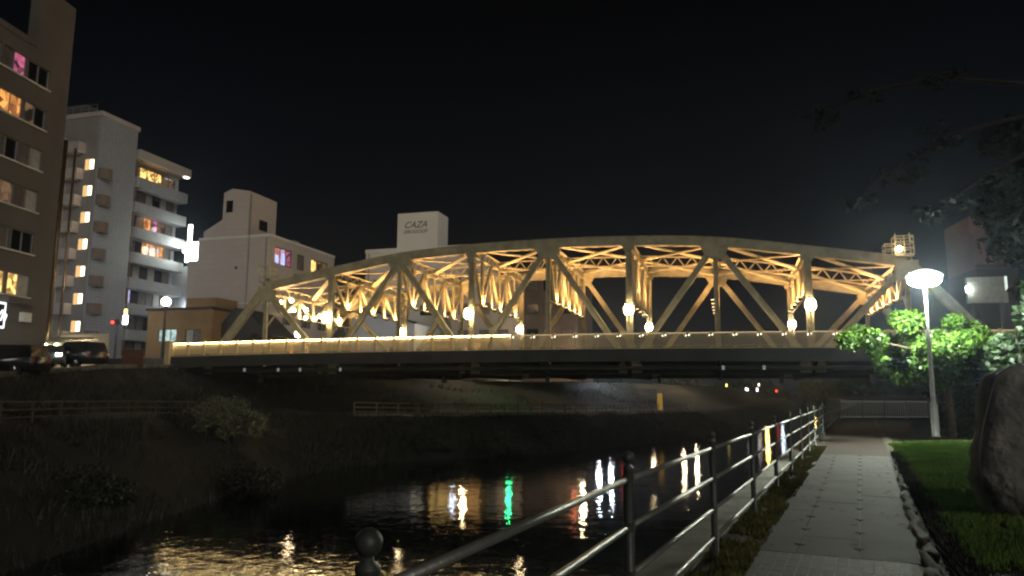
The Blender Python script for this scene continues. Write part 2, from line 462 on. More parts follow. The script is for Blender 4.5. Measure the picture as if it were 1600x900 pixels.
# irregular edging stones
kb = MB(); kb.quad(P(-3,1.70,.016),P(13.3,1.86,.016),P(13.3,1.99,.02),P(-3,1.86,.02)); kerb = tag(kb.build('kerb', KERBM), kind='structure')
def rock_mesh(L, W, H, seed, m, n=10, k=7, amp=.25):
    bm = bmesh.new(); bmesh.ops.create_icosphere(bm, subdivisions=3, radius=1)
    for v in bm.verts:
        p = v.co.copy(); q = Vector((math.copysign(abs(p.x)**.6, p.x), math.copysign(abs(p.y)**.6, p.y), math.copysign(abs(p.z)**.6, p.z)))
        f = 1 + amp*noise.noise(p*1.3+Vector((seed*7.1,0,0))) + amp*.4*noise.noise(p*3.7+Vector((0,seed*3.3,0)))
        v.co = Vector((q.x*L/2*f, q.y*W/2*f, q.z*H/2*f))
    me = bpy.data.meshes.new('stone'); bm.to_mesh(me); bm.free(); me.materials.append(m)
    for p in me.polygons: p.use_smooth = True
    return me
a = -1.5; k = 0
KERB2 = mat('curb_stone', (0.12, 0.112, 0.09), 0.85, var=0.3, scale=5, bump=0.5, bscale=20)
rocks = [rock_mesh(1, 1, 1, i, KERB2, amp=.35) for i in range(7)]
wav = 0.0
while a < 13.4:
    L = random.uniform(.42,.8); w = random.uniform(.08,.13); h = random.uniform(.09,.14); wav = max(-.06, min(.09, wav+random.uniform(-.05,.05)))
    put('stone', rocks[k % 7], kerb, P(a+L/2, 1.80+.012*max(a,0)+wav, h*.18), (random.uniform(-.15,.15),random.uniform(-.1,.1),PROT+random.uniform(-.12,.12)), (L*1.06,w,h))
    a += L*.93; k += 1

# grass as blades
def blades(name, m, n, f_pos, h0, h1, w=.012, label=None, lean=.5):
    pos = f_pos(n); n = len(pos)
    h = rng.uniform(h0, h1, n); an = rng.uniform(0, 2*np.pi, n); ln = rng.uniform(0, lean, n)*h; la = rng.uniform(0, 2*np.pi, n)
    ww = w*rng.uniform(.6,1.3,n)
    v = np.empty((n,3,3))
    v[:,0] = pos; v[:,0,0] += np.cos(an)*ww; v[:,0,1] += np.sin(an)*ww
    v[:,1] = pos; v[:,1,0] -= np.cos(an)*ww; v[:,1,1] -= np.sin(an)*ww
    v[:,2] = pos; v[:,2,0] += np.cos(la)*ln; v[:,2,1] += np.sin(la)*ln; v[:,2,2] += h
    me = bpy.data.meshes.new(name); me.vertices.add(n*3); me.vertices.foreach_set('co', v.reshape(-1))
    me.loops.add(n*3); me.loops.foreach_set('vertex_index', np.arange(n*3, dtype=np.int32))
    me.polygons.add(n); me.polygons.foreach_set('loop_start', np.arange(0,n*3,3,dtype=np.int32)); me.polygons.foreach_set('loop_total', np.full(n,3,dtype=np.int32))
    me.update(); me.validate(); me.materials.append(m)
    o = bpy.data.objects.new(name, me); COL.objects.link(o)
    return tag(o, label, kind='stuff')
def lawn_pos(n):
    a = rng.uniform(.2, 17.7, n); b = 2.03 + (rng.random(n)**1.25)*4.5; b += np.where(b < 2.6, .05*np.sin(a*2.1)+.04*np.sin(a*5.3), 0)
    keep = ~((a > 17) & (rng.random(n) < (a-17)/1)); a, b = a[keep], b[keep]
    z = np.interp(b, bs, hs)
    return np.stack([PF[0]+P1[0]*a+P2[0]*b, PF[1]+P1[1]*a+P2[1]*b, z-.005], 1)
tag(blades('lawn_grass', GRASS, 240000, lawn_pos, .03, .095, .009, 'short green lawn beside the path, brightest under the park lamp'), cat='grass')
def cover_pos(n):
    a = rng.uniform(-2, 13.5, n); b = 1.90 + rng.random(n)*.22
    return np.stack([PF[0]+P1[0]*a+P2[0]*b, PF[1]+P1[1]*a+P2[1]*b, np.full(n, .02)], 1)
tag(blades('ground_cover', LEAFB, 16000, cover_pos, .02, .13, .018, 'dark low ground cover between the curb stones and the lawn', .9), cat='plants')
def verge_pos(n):
    a = rng.uniform(-3, 16, n); b = rng.uniform(-.10, .34, n)
    nz = np.array([noise.noise(Vector((x*1.3, y*5, 0))) for x, y in zip(a, b)])
    k = nz > -.25 + (rng.random(n)-.5)*.3; a, b = a[k], b[k]
    return np.stack([PF[0]+P1[0]*a+P2[0]*b, PF[1]+P1[1]*a+P2[1]*b, np.zeros(len(a))-.005], 1)
tag(blades('verge_grass', GRASSY, 30000, verge_pos, .02, .08, .009, 'thin yellowish grass growing under the river railing'), cat='grass')

# ================================================================== RIVER RAILING
fence = thing('riverside_railing', 'grey metal riverside railing with four round rails and ball topped posts along the path', 'railing', P(0,0,0), PROT)
pm = MB(); pm.lathe([(.055,0),(.055,.015),(.0315,.02),(.0315,1.045),(.034,1.05),(.034,1.06),(.017,1.072),(.015,1.085)], 14)
post_me = pm.mesh('post', GALVD)
bm_ = MB(); bm_.sphere((0,0,1.118), .037, 16, 10); ball_me = bm_.mesh('ball_cap', GALVD)
cm = MB(); cm.bar((-.055,0,0),(.055,0,0),.05,.05)
clamp_me = cm.mesh('rail_clamp', GALVD)
SP = 2.78
RZ = (.99,.715,.44,.19)
NP = 18
rm = MB(); rm.tube([(.05,0,0),(SP-.05,0,0)], .0185, 12); rail_me = rm.mesh('rail', GALV)
for k in range(-2, NP-2):
    oy = -.125 if k == -2 else 0
    p = put('post', post_me, fence, (k*SP, oy, 0)); put('ball_cap', ball_me, p); 
    if k < 9:
        for z in RZ: put('rail_clamp', clamp_me, p, (0,0,z))
    if k < NP-3:
        for z in RZ: put('rail', rail_me, fence, (k*SP, oy, z), (0,0,math.atan2(-oy, SP)))
# far vertical bar fence closing the path under the bridge
ff = thing('bar_fence', 'dim vertical bar fence crossing the far end of the path under the bridge', 'fence', P(43.5,.1,0), R(8))
pp = MB(); pp.box(-.03,.03,-.03,.03,0,1.12); ppm = pp.mesh('post', GALVD)
bb = MB(); bb.box(-.011,.011,-.011,.011,.12,1.03); bbm = bb.mesh('bar', GALV)
hh = MB(); hh.box(0,1.5,-.02,.02,1.03,1.08); hh.box(0,1.5,-.02,.02,.08,.12); hhm = hh.mesh('rail', GALV)
for i in range(5):
    put('post', ppm, ff, (i*1.5,0,0))
    if i < 4:
        put('rail', hhm, ff, (i*1.5,0,0))
        for j in range(1,11): put('bar', bbm, ff, (i*1.5+j*1.5/11,0,0))

# ================================================================== PARK LAMP
def park_lamp():
    x, y = 12.05, 21.3
    t = thing('park_lamp', 'slender park lamp with glowing white disc head in front of the leafy tree', 'lamp', (x, y, .3))
    m = MB(); m.lathe([(.13,0),(.13,.03),(.10,.05),(.10,.9),(.068,1.0),(.055,2.6),(.042,4.3)], 12); m.build('pole', POLEM, t)
    m = MB(); m.lathe([(.071,1.37),(.073,1.37),(.073,1.45),(.069,1.45)], 12); m.build('band', mat('white_band', (.7,.7,.7)), t)
    m = MB(); m.lathe([(.05,4.33),(.20,4.34),(.33,4.38),(.41,4.45),(.44,4.53),(.42,4.60),(.05,4.605)], 20); m.build('lamp_globe', L_PARK, t)
    m = MB(); m.lathe([(.05,4.61),(.50,4.605),(.48,4.65),(.36,4.73),(.20,4.80),(.03,4.83)], 20); m.build('cap', emat('lamp_cap_bloom',(.92,1,.86),1.6), t)  # cap glows faintly to paint the bloom above the head
    return t
park_lamp()

# ================================================================== BOULDER
def boulder():
    t = thing('standing_stone', 'big rough grey brown standing stone on the lawn at the right edge', 'boulder', (6.55, 8.75, 0))
    prof = [(-.35,.72,.9),(-.05,.86,.85),(.25,1.02,.75),(.55,1.16,.66),(.85,1.20,.62),(1.22,1.07,.58),(1.55,.97,.52),(1.72,.90,.46),(1.83,.70,.34)]
    n = 48; mb = MB(); rws = 44
    for r in range(rws+1):
        z = lerp(-.35, 1.83, r/rws)
        hw = np.interp(z, [q[0] for q in prof], [q[1] for q in prof]); hd = np.interp(z, [q[0] for q in prof], [q[2] for q in prof])*.75
        for j in range(n):
            a = 2*math.pi*j/n; c, s = math.cos(a), math.sin(a)
            x = math.copysign(abs(c)**.75, c)*hw; y = math.copysign(abs(s)**.75, s)*hd
            f = 1 + .03 - .11*abs(noise.noise(Vector((x*2.1,y*2.1,z*1.5+5)))) + .07*noise.noise(Vector((x*1.4,y*1.4,z*1.4))) + .035*noise.noise(Vector((x*4,y*4,z*4))) + .012*noise.noise(Vector((x*13,y*13,z*13)))
            mb.v.append((x*f, y*f, z + .03*noise.noise(Vector((x*2,y*2,9)))))
    for r in range(rws):
        for j in range(n):
            a = r*n+j; b = r*n+(j+1)%n; mb.f.append((a,b,b+n,a+n)); mb.sm.append(True)
    top = len(mb.v); mb.v.append((0,0,1.93))
    for j in range(n): mb.f.append((rws*n+j, rws*n+(j+1)%n, top)); mb.sm.append(True)
    mb.build('stone', STONEM, t)
    m = MB(); pts = [(-.72,-.12,1.84),(-.93,-.14,1.72),(-1.06,-.16,1.4),(-1.17,-.18,1.1),(-1.24,-.2,.8),(-1.27,-.22,.45)]
    m.tube(pts, .009, 6); m.build('cable', POLEM, t)
boulder()

# ================================================================== TREES
def leaf_cloud(name, m, centers, radii, per, size, parent, flat=.7):
    tot = []
    for c, r in zip(centers, radii):
        n = int(per*r*r)
        d = rng.normal(size=(n,3)); d /= np.linalg.norm(d,axis=1)[:,None]
        rr = r*rng.uniform(.55,1.05,n)[:,None]; p = np.array(c)+d*rr*np.array([1,1,flat]); tot.append(p)
    p = np.concatenate(tot); n = len(p)
    a = rng.normal(size=(n,3)); a /= np.linalg.norm(a,axis=1)[:,None]
    b = np.cross(a, rng.normal(size=(n,3))); b /= np.linalg.norm(b,axis=1)[:,None]
    s = size*rng.uniform(.45,1.7,n)[:,None]
    v = np.stack([p+a*s, p+b*s*.5, p-a*s, p-b*s*.5], 1)
    me = bpy.data.meshes.new(name); me.vertices.add(n*4); me.vertices.foreach_set('co', v.reshape(-1))
    me.loops.add(n*4); me.loops.foreach_set('vertex_index', np.arange(n*4, dtype=np.int32))
    me.polygons.add(n); me.polygons.foreach_set('loop_start', np.arange(0,n*4,4,dtype=np.int32)); me.polygons.foreach_set('loop_total', np.full(n,4,dtype=np.int32))
    me.update(); me.validate(); me.materials.append(m)
    o = bpy.data.objects.new(name, me); COL.objects.link(o); o.parent = parent
    return o
def tree(label, base, H, crown_c, crown_r, nclump, clump_r, leaf, per, lm, trunk_r=.16, flat=.7, name='leafy_tree', squash=(1,1,1), group=None):
    t = thing(name, label, 'tree', base, 0, group)
    cs, rs, tips = [], [], []
    for i in range(nclump):
        d = rng.normal(size=3); d /= np.linalg.norm(d); rr = crown_r*rng.uniform(.25,1.0)
        c = np.array(crown_c)+d*rr*np.array(squash); cs.append(c); rs.append(clump_r*rng.uniform(.45,1.45))
    leaf_cloud('crown', lm, cs, rs, per, leaf, t, flat)
    m = MB(); hb = crown_c[2]-crown_r*squash[2]*.5
    m.tube([(0,0,-.2),(.05,.03,hb*.4),(crown_c[0]*.4,crown_c[1]*.4,hb)], [trunk_r*1.25,trunk_r,trunk_r*.75], 9)
    for c in cs[:min(14,nclump)]:
        mid = (np.array([crown_c[0]*.4,crown_c[1]*.4,hb])+c)/2+rng.normal(size=3)*.1
        m.tube([(crown_c[0]*.4,crown_c[1]*.4,hb-.1), tuple(mid), tuple(c)], [trunk_r*.5,trunk_r*.3,trunk_r*.08], 5)
    m.build('trunk', BARK, t)
    return t
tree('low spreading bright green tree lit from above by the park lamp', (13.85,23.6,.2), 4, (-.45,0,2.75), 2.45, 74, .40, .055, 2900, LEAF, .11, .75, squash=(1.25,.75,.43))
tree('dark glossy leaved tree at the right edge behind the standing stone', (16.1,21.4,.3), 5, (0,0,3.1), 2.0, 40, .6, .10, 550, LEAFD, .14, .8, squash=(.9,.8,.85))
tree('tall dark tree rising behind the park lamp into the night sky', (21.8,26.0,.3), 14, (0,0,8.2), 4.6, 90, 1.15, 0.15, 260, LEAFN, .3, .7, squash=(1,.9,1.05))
tree('dark shrub growing in shade below the bright green tree', (15.6,25.2,.2), 2, (0,0,1.0), 1.5, 26, .55, .09, 500, LEAFD, .08, .8, name='shrub', squash=(1.5,.6,.5))
# overhanging thin branches at upper right
def sparse_branch(label, base, pts_list, leafm):
    t = thing('overhanging_tree', label, 'tree', base)
    m = MB(); cs, rs = [], []
    m.tube([(0,0,-.2),(.1,0,4),(-.3,.2,8.5)], [.28,.22,.15], 9)
    for pts in pts_list:
        m.tube([(-.3,.2,8.4)]+pts, [.11]+[.07-.05*i/len(pts) for i in range(len(pts))], 6)
        for p in pts[1:]:
            for _ in range(3):
                q = (p[0]+random.uniform(-.5,.5), p[1]+random.uniform(-.4,.4), p[2]+random.uniform(-.4,.3)); m.tube([p, q], [.02,.008], 4)
                cs.append(q); rs.append(random.uniform(.22,.42))
    m.build('trunk', BARKN, t)
    leaf_cloud('crown', leafm, cs, rs, 260, .09, t, .6)
sparse_branch('half bare tree leaning over the river side with long thin branches high up', (16.4,19.6,.3),
    [[(-2.2,.1,8.9),(-4.2,.2,8.4),(-5.6,.2,7.5),(-6.6,.2,6.8)], [(-1.8,-.3,8.0),(-3.4,-.2,7.2),(-4.6,-.2,6.4),(-5.4,-.2,5.8)], [(-2.0,0,9.8),(-4.6,0,10.0),(-6.4,0,9.6),(-7.8,0,8.9)],
     [(-1.2,.3,7.4),(-2.2,.3,6.4),(-2.9,.3,5.9)]], LEAFN)

# ================================================================== BRIDGE
br = thing('truss_bridge', 'floodlit curved steel truss bridge spanning the river with lattice bracing', 'bridge', (BO[0], BO[1], 0), -TH)
NS = [-29.6,-24,-18,-12,-6,0,6,12,18,24,29.6]
HT = {0:12.5,1:12.4,2:12.02,3:11.1,4:10.05}
WT = 14.44
def ztop(s):
    a = abs(s)/6.0; k = int(min(3, a)); f = min(a-k, 1.0)
    # smooth (Catmull-like) interpolation
    p0 = HT[abs(k-1)] if k else HT[1]; p1, p2 = HT[k], HT[min(k+1,4)]; p3 = HT[min(k+2,4)] if k+2 <= 4 else 2*HT[4]-HT[3]-.2
    return .5*((2*p1)+(-p0+p2)*f+(2*p0-5*p1+4*p2-p3)*f*f+(-p0+3*p1-3*p2+p3)*f**3)
def zdeck(s): return 4.45-.22*(s/30)**2
ZB = 3.4
for w in (0, WT):
    # curved top chord, a segment per panel
    for i in range(1, 9):
        m = MB(); s0, s1 = NS[i], NS[i+1]; K = 4
        for k in range(K):
            a, b = lerp(s0,s1,k/K), lerp(s0,s1,(k+1)/K); m.bar((a-.01,w,ztop(a)),(b+.01,w,ztop(b)), .52, .62)
        # cover plate lips and under-side battens
        for k in range(K):
            a, b = lerp(s0,s1,k/K), lerp(s0,s1,(k+1)/K); m.bar((a,w,ztop(a)+.33),(b,w,ztop(b)+.33), .64, .04)
            m.bar((a,w-.24,ztop(a)-.33),(b,w-.24,ztop(b)-.33), .10, .035); m.bar((a,w+.24,ztop(a)-.33),(b,w+.24,ztop(b)-.33), .10, .035)
        for k in range(6):
            t_ = lerp(s0, s1, (k+.5)/6); m.bar((t_-.3,w,ztop(t_-.3)-.335),(t_+.3,w,ztop(t_+.3)-.335), .58, .03)
        m.build('top_chord', STEEL, br)
    # end posts
    for sg in (-1, 1):
        m = MB(); m.bar((sg*24.1,w,ztop(24)+.05),(sg*29.6,w,ZB), .50, .58); m.bar((sg*24.1,w,ztop(24)+.38),(sg*29.7,w,ZB+.33), .60, .04)
        m.build('end_post', STEEL, br)
    # bottom chord per panel
    for i in range(10):
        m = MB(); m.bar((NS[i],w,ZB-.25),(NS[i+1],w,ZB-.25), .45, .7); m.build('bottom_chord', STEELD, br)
    # verticals: heavy laced ones at even nodes, slim hangers at odd nodes
    for i in range(1, 10):
        s = NS[i]; zt = ztop(s)-.3
        m = MB()
        if i % 2 == 0:
            for dx in (-.2,.2): 
                m.box(s+dx-.03,s+dx+.03,w-.17,w+.17,ZB,zt)
            m.box(s-.17,s+.17,w-.03,w+.03,ZB,zt)
            z = ZB+.8; fl = 1
            while z < zt-.4:
                for dy in (-.16,.16): m.bar((s-.2*fl,w+dy,z),(s+.2*fl,w+dy,z+.42),.02,.07)
                z += .42; fl = -fl
            m.box(s-.24,s+.24,w-.19,w+.19,zt-.75,zt+.02)
        else:
            m.box(s-.13,s+.13,w-.03,w+.03,ZB,zt); m.box(s-.15,s-.12,w-.12,w+.12,ZB,zt); m.box(s+.12,s+.15,w-.12,w+.12,ZB,zt)
        m.build('vertical_post', STEEL, br)
    # diagonals: from odd top nodes to even bottom nodes
    for i in (1,3,5,7,9):
        for j in (i-1, i+1):
            if j in (0,10): continue
            m = MB(); p = Vector((NS[i],w,ztop(NS[i])-.2)); q = Vector((NS[j],w,ZB)); d = (q-p).normalized()
            sd = Vector((d.z,0,-d.x))
            for sgn in (-1,1): m.bar(p+sd*.19*sgn, q+sd*.19*sgn, .30, .05, up=sd)
            m.bar(p+Vector((0,-.10,0)), q+Vector((0,-.10,0)), .02, .36, up=sd) 
            m.bar(p+Vector((0,.10,0)), q+Vector((0,.10,0)), .02, .36, up=sd)
            for k in range(1, 9):
                c = p.lerp(q, k/9.2); 
                m.bar(c-d*.06, c+d*.06, .33, .44, up=sd)
            m.build('diagonal_brace', STEEL, br)
    # gussets
    for i in (1,3,5,7,9):
        s = NS[i]; z = ztop(s); 
        for dy in (-.275,.275):
            m = MB(); wd = .95 if i in (3,5,7) else .7
            m.prism([(s-wd,z+.1),(s-wd,z-.35),(s-.62,z-1.0),(s-.2,z-1.15),(s+.2,z-1.15),(s+.62,z-1.0),(s+wd,z-.35),(s+wd,z+.1)], w+dy-.012, w+dy+.012); m.build('gusset_plate', STEEL, br)
    for i in (2,4,6,8):
        s = NS[i]; z = ztop(s)
        for dy in (-.275,.275):
            m = MB(); m.prism([(s-.45,z-.25),(s-.36,z-.62),(s+.36,z-.62),(s+.45,z-.25)], w+dy-.012, w+dy+.012); m.build('gusset_plate', STEEL, br)
    for i in range(0, 11, 2):
        s = NS[i]
        m = MB(); m.prism([(s-.8,ZB-.5),(s-.8,ZB+.1),(s-.35,ZB+.75),(s+.35,ZB+.75),(s+.8,ZB+.1),(s+.8,ZB-.5)], w-.245, w-.225); m.build('gusset_plate', STEEL, br)

def lattice(m, p, q, depth, step, t=.05, up=(0,0,1)):
    """two chords with zig-zag lacing, depth along up"""
    p, q = Vector(p), Vector(q); u = Vector(up); L = (q-p).length; n = max(2, int(L/step)); h = u*(depth/2)
    m.bar(p+h, q+h, .16, t*1.5, up=up); m.bar(p-h, q-h, .16, t*1.5, up=up)
    for k in range(n):
        a, b = p.lerp(q, k/n), p.lerp(q, (k+1)/n); s = 1 if k % 2 else -1
        m.bar(a+h*s, b-h*s, t, t)
# cross struts, longitudinal lattice, top laterals
for i in range(1, 10):
    s = NS[i]; m = MB(); lattice(m, (s,.25,ztop(s)-.15),(s,WT-.25,ztop(s)-.15), .62, .55, .08); m.build('lattice_strut', STEEL, br)
    m = MB(); m.bar((s,.25,ztop(s)+.17),(s,WT-.25,ztop(s)+.17), .34, .04); m.build('strut_cover', STEEL, br)
for i in range(1, 9):
    a, b = NS[i], NS[i+1]; za, zb = ztop(a)-.1, ztop(b)-.1
    m = MB(); lattice(m, (a+.1,WT/2,za-.1),(b-.1,WT/2,zb-.1), .78, .55, .08); m.build('lattice_strut', STEEL, br)
    for (w0, w1) in ((.2,WT/2),(WT-.2,WT/2)):
        m = MB(); m.bar((a,w0,za+.05),((a+b)/2,(w0+w1)/2,(za+zb)/2+.05), .36, .10); m.bar(((a+b)/2,(w0+w1)/2,(za+zb)/2+.05),(b,w1,zb+.05), .36, .10); m.build('lateral_brace', STEEL, br)
        m = MB(); m.bar((b,w0,zb-.08),(a,w1,za-.08), .36, .10); m.build('lateral_brace', STEEL, br)
# sway frames with flood lights
flood_me = MB().box(-.14,.14,-.10,.10,-.22,-.02).mesh('flood_housing', FRAMED)
def flood(parent_loc, power=30, ang=0):
    f = put('flood_light', flood_me, br, parent_loc)
    l = MB(); l.quad((-.11,-.08,.0),(.11,-.08,.0),(.11,.08,.0),(-.11,.08,.0)); o = l.build('lens', L_FLOOD, f)
    light('SPOT', 'flood_beam', f, (0,0,.04), power, (1.0,.52,.185), .08, (math.pi+ang,0,0), R(172))
ZS = 8.3
for i in range(1, 10):
    s = NS[i]; zt = ztop(s)-.5; zs = ZS if i not in (1,9) else 7.9
    m = MB(); m.bar((s,.2,zs),(s,WT-.2,zs), .16, .10); m.build('sway_strut', STEEL, br)
    n = 6; dw = (WT-.4)/n
    for k in range(n+1):
        w = .2+dw*k
        if 0 < k < n: m = MB(); m.bar((s,w,zs),(s,w,zt), .20, .26, up=(0,1,0)); m.build('sway_web', STEEL, br)
        if k < n:
            m = MB(); w2 = w+dw
            p, q = ((s,w,zs),(s,w2,zt)) if k % 2 else ((s,w,zt),(s,w2,zs))
            m.bar(p, q, .20, .26, up=(0,1,0)); m.build('sway_web', STEEL, br)
    for k in range(1, n):
        flood((s+.30 if s <= 0 else s-.30, .2+dw*k+.12, zs-.02), 760)
    # knee brackets
    for w, sg in ((.2,1),(WT-.2,-1)):
        m = MB(); m.prism([(s-.02,0),(s+.02,0),(s+.02,1),(s-.02,1)], 0, 0.01) if False else m.bar((s,w,zs-1.1),(s,w+sg*1.0,zs-.1),.08,.14); m.build('knee_brace', STEEL, br)
# glowing globes stand in for floodlights facing out by the left hip
m0 = MB(); m0.sphere((0,0,0), .15, 12, 8); gl = m0.mesh('flood_globe', L_WARMF)
for (s, w, z) in ((-23.7,1.6,9.0),(-23.7,3.2,9.35),(-23.7,3.6,8.55),(-23.7,5.6,8.8),(-23.7,5.6,8.1),(-23.7,8.0,8.45),(-23.7,9.4,7.9),(-23.7,11.6,8.5)):
    put('flood_globe', gl, br, (s,w,z))
# deck
m = MB()
for i in range(20):
    a, b = -31+3.1*i, -31+3.1*(i+1); z = zdeck((a+b)/2)
    m.box(a,b,.5,WT-.5,z-.35,z-.12); m.box(a,b,-3.0,-.42,z-.22,z); m.box(a,b,WT+.42,WT+3.0,z-.22,z)
m.build('deck_slab', CONCD, br)
m = MB()
for w in (1.5,4.2,7.2,10.2,12.9): m.box(-30,30,w-.12,w+.12,3.2,4.05)
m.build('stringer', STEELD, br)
for i in range(11):
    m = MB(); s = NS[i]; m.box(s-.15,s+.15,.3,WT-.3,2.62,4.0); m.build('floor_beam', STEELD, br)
    for w0, w1 in ((-.2,-3.0),(WT+.2,WT+3.0)):
        m = MB(); m.prism([(0,0)]*3,0,0) if False else None
        zz = zdeck(s)-.24; v = [(s-.1,w0,2.7),(s-.1,w0,zz),(s-.1,w1,zz),(s-.1,w1,zz-.35)]; v2 = [(s+.1,y,z) for _, y, z in v]
        m.v = v+v2; m.f = [(0,1,2,3),(7,6,5,4),(0,4,5,1),(1,5,6,2),(2,6,7,3),(3,7,4,0)]; m.sm = [False]*6
        m.build('sidewalk_bracket', STEELD, br)
for w in (-3.06, WT+3.06):
    m = MB()
    for i in range(20):
        a, b = -31+3.1*i, -31+3.1*(i+1); z0, z1 = zdeck(a), zdeck(b)
        m.bar((a,w,z0-.42),(b,w,z1-.42), .07, .86); m.bar((a,w,z0-.82),(b,w,z1-.82), .22, .05)
    m.build('fascia_girder', STEELD, br)
    m = MB()
    for i in range(20):
        a, b = -31+3.1*i, -31+3.1*(i+1); m.bar((a,w,zdeck(a)+.035),(b,w,zdeck(b)+.035), .16, .07)
    m.build('sidewalk_edge', RAILM, br)
# utility pipe under the sidewalk
m = MB(); m.tube([(-31,-2.2,3.1),(0,-2.2,3.2),(31,-2.2,3.1)], .14, 8); m.build('pipe', STEELD, br)
m = MB()
for i in range(-3, 4): m.box(i*8-.1,i*8+.1,-.6,.0,2.2,2.7)
m.build('pipe_hanger', STEELD, br)
m = MB(); m.box(-.09,.09,-.03,.0,-.13,.13); rf = m.mesh('white_dot', emat('white_dot_glow',(.8,.9,.9),.12))
for s_ in (-20.5,-18.6,-15.2,12.3,14.8,-23.5): put('white_dot', rf, br, (s_,-3.12,3.15))  # small white dots below the deck with a faint emission of their own
# railings
pmsh = MB()
for dx in (-.055,.055): pmsh.box(dx-.026,dx+.026,-.10,.04,0,1.06)
pmsh.box(-.08,.08,-.045,.045,.0,.08); pmsh = pmsh.mesh('rail_post', RAILM)
cap = MB()
for dx in (-.10,.10): cap.bar((dx-.02,-.05,.98),(dx+.02,-.05,1.12),.03,.04)
cap_lit = cap.mesh('post_gleam', L_DOT)  # gleam of the right-hand post tops, drawn as emissive bars
cap2 = MB()
for dx in (-.055,.055): cap2.box(dx-.034,dx+.034,-.11,.05,1.04,1.12)
cap_me = cap2.mesh('post_cap', RAILM)
pan = MB(); nb = 26
for k in range(nb):
    x = .11+(1.5-.22)*(k+.5)/nb; pan.box(x-.011,x+.011,-.014,.014,.13,.93)
pan.box(.09,1.41,-.02,.02,.08,.13); pan_me = pan.mesh('railing_panel', RAILM)
hr = MB(); hr.box(0,1.5,-.045,.045,.93,.99); hr_me = hr.mesh('handrail', RAILM)
st = MB(); st.box(.10,1.40,-.085,-.06,.94,.956); st_me = st.mesh('light_strip', L_STRIP)
st2_me = st.mesh('light_strip', L_STRIPD)
for w in (-3.0, WT+3.0):
    near = w < 0
    for i in range(41):
        s = -30.4+1.5*i; z = zdeck(s)+.07
        p = put('rail_post', pmsh, br, (s,w,z))
        if near and s > -3: put('post_gleam', cap_lit, p, (0,-.004,-.04), (0,0,0), (.8,.8,.8))
        else: put('post_cap', cap_me, p)
        if i < 40:
            sl = math.atan2(zdeck(s+1.5)-zdeck(s), 1.5)
            o = put('railing_panel', pan_me, br, (s,w,z), (0,-sl,0)); put('handrail', hr_me, br, (s,w,z), (0,-sl,0))
            if near: put('light_strip', st_me if s < -2 else st2_me, o)
# end pillar left
m = MB(); m.box(-30.95,-30.5,-3.3,-2.7,3.6,5.4); m.box(-31.0,-30.45,-3.35,-2.65,5.4,5.5); m.build('end_pillar', RAILM, br)
# inspection cages at the hips
def cage(s, lit):
    t = thing('inspection_cage', 'small wire inspection cage on the %s shoulder of the bridge arch' % ('right lamp lit' if lit else 'left'), 'cage', B(s,0,ztop(24)+.45), -TH)
    m = MB(); hx, hy, hz = .55, .45, 1.25
    for x in (-hx,0,hx):
        for y in (-hy,hy): m.bar((x,y,0),(x,y,hz),.05,.05)
    for z in (.05,.45,.85,hz):
        m.bar((-hx,-hy,z),(hx,-hy,z),.045,.045); m.bar((-hx,hy,z),(hx,hy,z),.045,.045); m.bar((-hx,-hy,z),(-hx,hy,z),.045,.045); m.bar((hx,-hy,z),(hx,hy,z),.045,.045)
    m.build('frame', STEEL, t)
    m = MB(); m.box(-hx,hx,-hy,hy,-.1,.0); m.build('platform', STEEL, t)
    for dx in (-hx, .3):
        m = MB(); m.tube([(dx,-hy,hz),(dx,-hy-.2,hz+.15),(dx,-hy-.1,hz-.5)], .03, 6); m.build('handle', STEEL, t)
    if lit:
        m = MB(); m.sphere((-.35,-.62,.35), .17, 12, 8); m.build('lamp_globe', L_WARMF, t)
        m = MB(); m.box(-1.2,-.56,-.4,.4,0,.75); 
        m = MB()
        for z in (.02,.4,.75):
            m.bar((-1.15,-.4,z),(-.56,-.4,z),.04,.04); m.bar((-1.15,.4,z),(-.56,.4,z),.04,.04); m.bar((-1.15,-.4,z),(-1.15,.4,z),.04,.04)
        for y in (-.4,.4): m.bar((-1.15,y,0),(-1.15,y,.78),.04,.04)
        m.build('side_frame', STEEL, t)
    else:
        f = put('flood_light', flood_me, t, (0,-.1,.3)); light('SPOT','flood_beam', f, (0,0,.05), 25, (1,.7,.36), .08, (math.pi,0,0), R(150))
cage(-23.9, False); cage(23.9, True)

# ---- lanterns on the trusses (lanterns are hung on the bridge)
def lantern(s, w, r, m_, label, bracket):
    t = thing('bridge_lantern', label, 'lantern', B(s, w, 7.35), -TH, 'lanterns along the bridge trusses')
    m = MB(); m.sphere((0,0,0), r, 14, 10, 1.25); m.build('globe', m_, t)
    m = MB(); m.lathe([(.04,-r*1.25-.55),(.06,-r*1.25-.1),(r*.6,-r*1.25+.0),(r*.55,-r*1.25+.05)], 10)
    m.bar((0,0,-r*1.25-.5),(0,bracket,-r*1.25-.5),.06,.08); m.bar((0,0,-r*1.25-.5),(0,bracket,-r*1.25-1.0),.04,.06)
    m.build('bracket', STEEL, t)
    m = MB(); m.lathe([(.03,r*1.10),(r*.85,r*1.12),(r*.8,r*1.22),(r*.3,r*1.45),(.02,r*1.7)], 12); m.build('cap', STEEL, t)
for s, nm in ((-18,'leftmost of the four near lanterns hung on a truss post'),(-6,'second near lantern from the left on a laced truss post'),(6,'near lantern right of the bridge middle on a laced post'),(18,'rightmost near lantern on a laced truss post')):
    lantern(s, -.66, .34, L_WARM, 'large warm globe lantern, '+nm, .4)
for s, nm in ((-29.6,'at the left end of the far truss'),(-18,'on the far truss low behind the CAZA building side'),(-6,'on the far truss left of the middle'),(6,'on the far truss right of the middle'),(18,'rightmost on the far truss')):
    lantern(s, WT-.66, .30, L_WARMF, 'smaller warm globe lantern '+nm, .4)

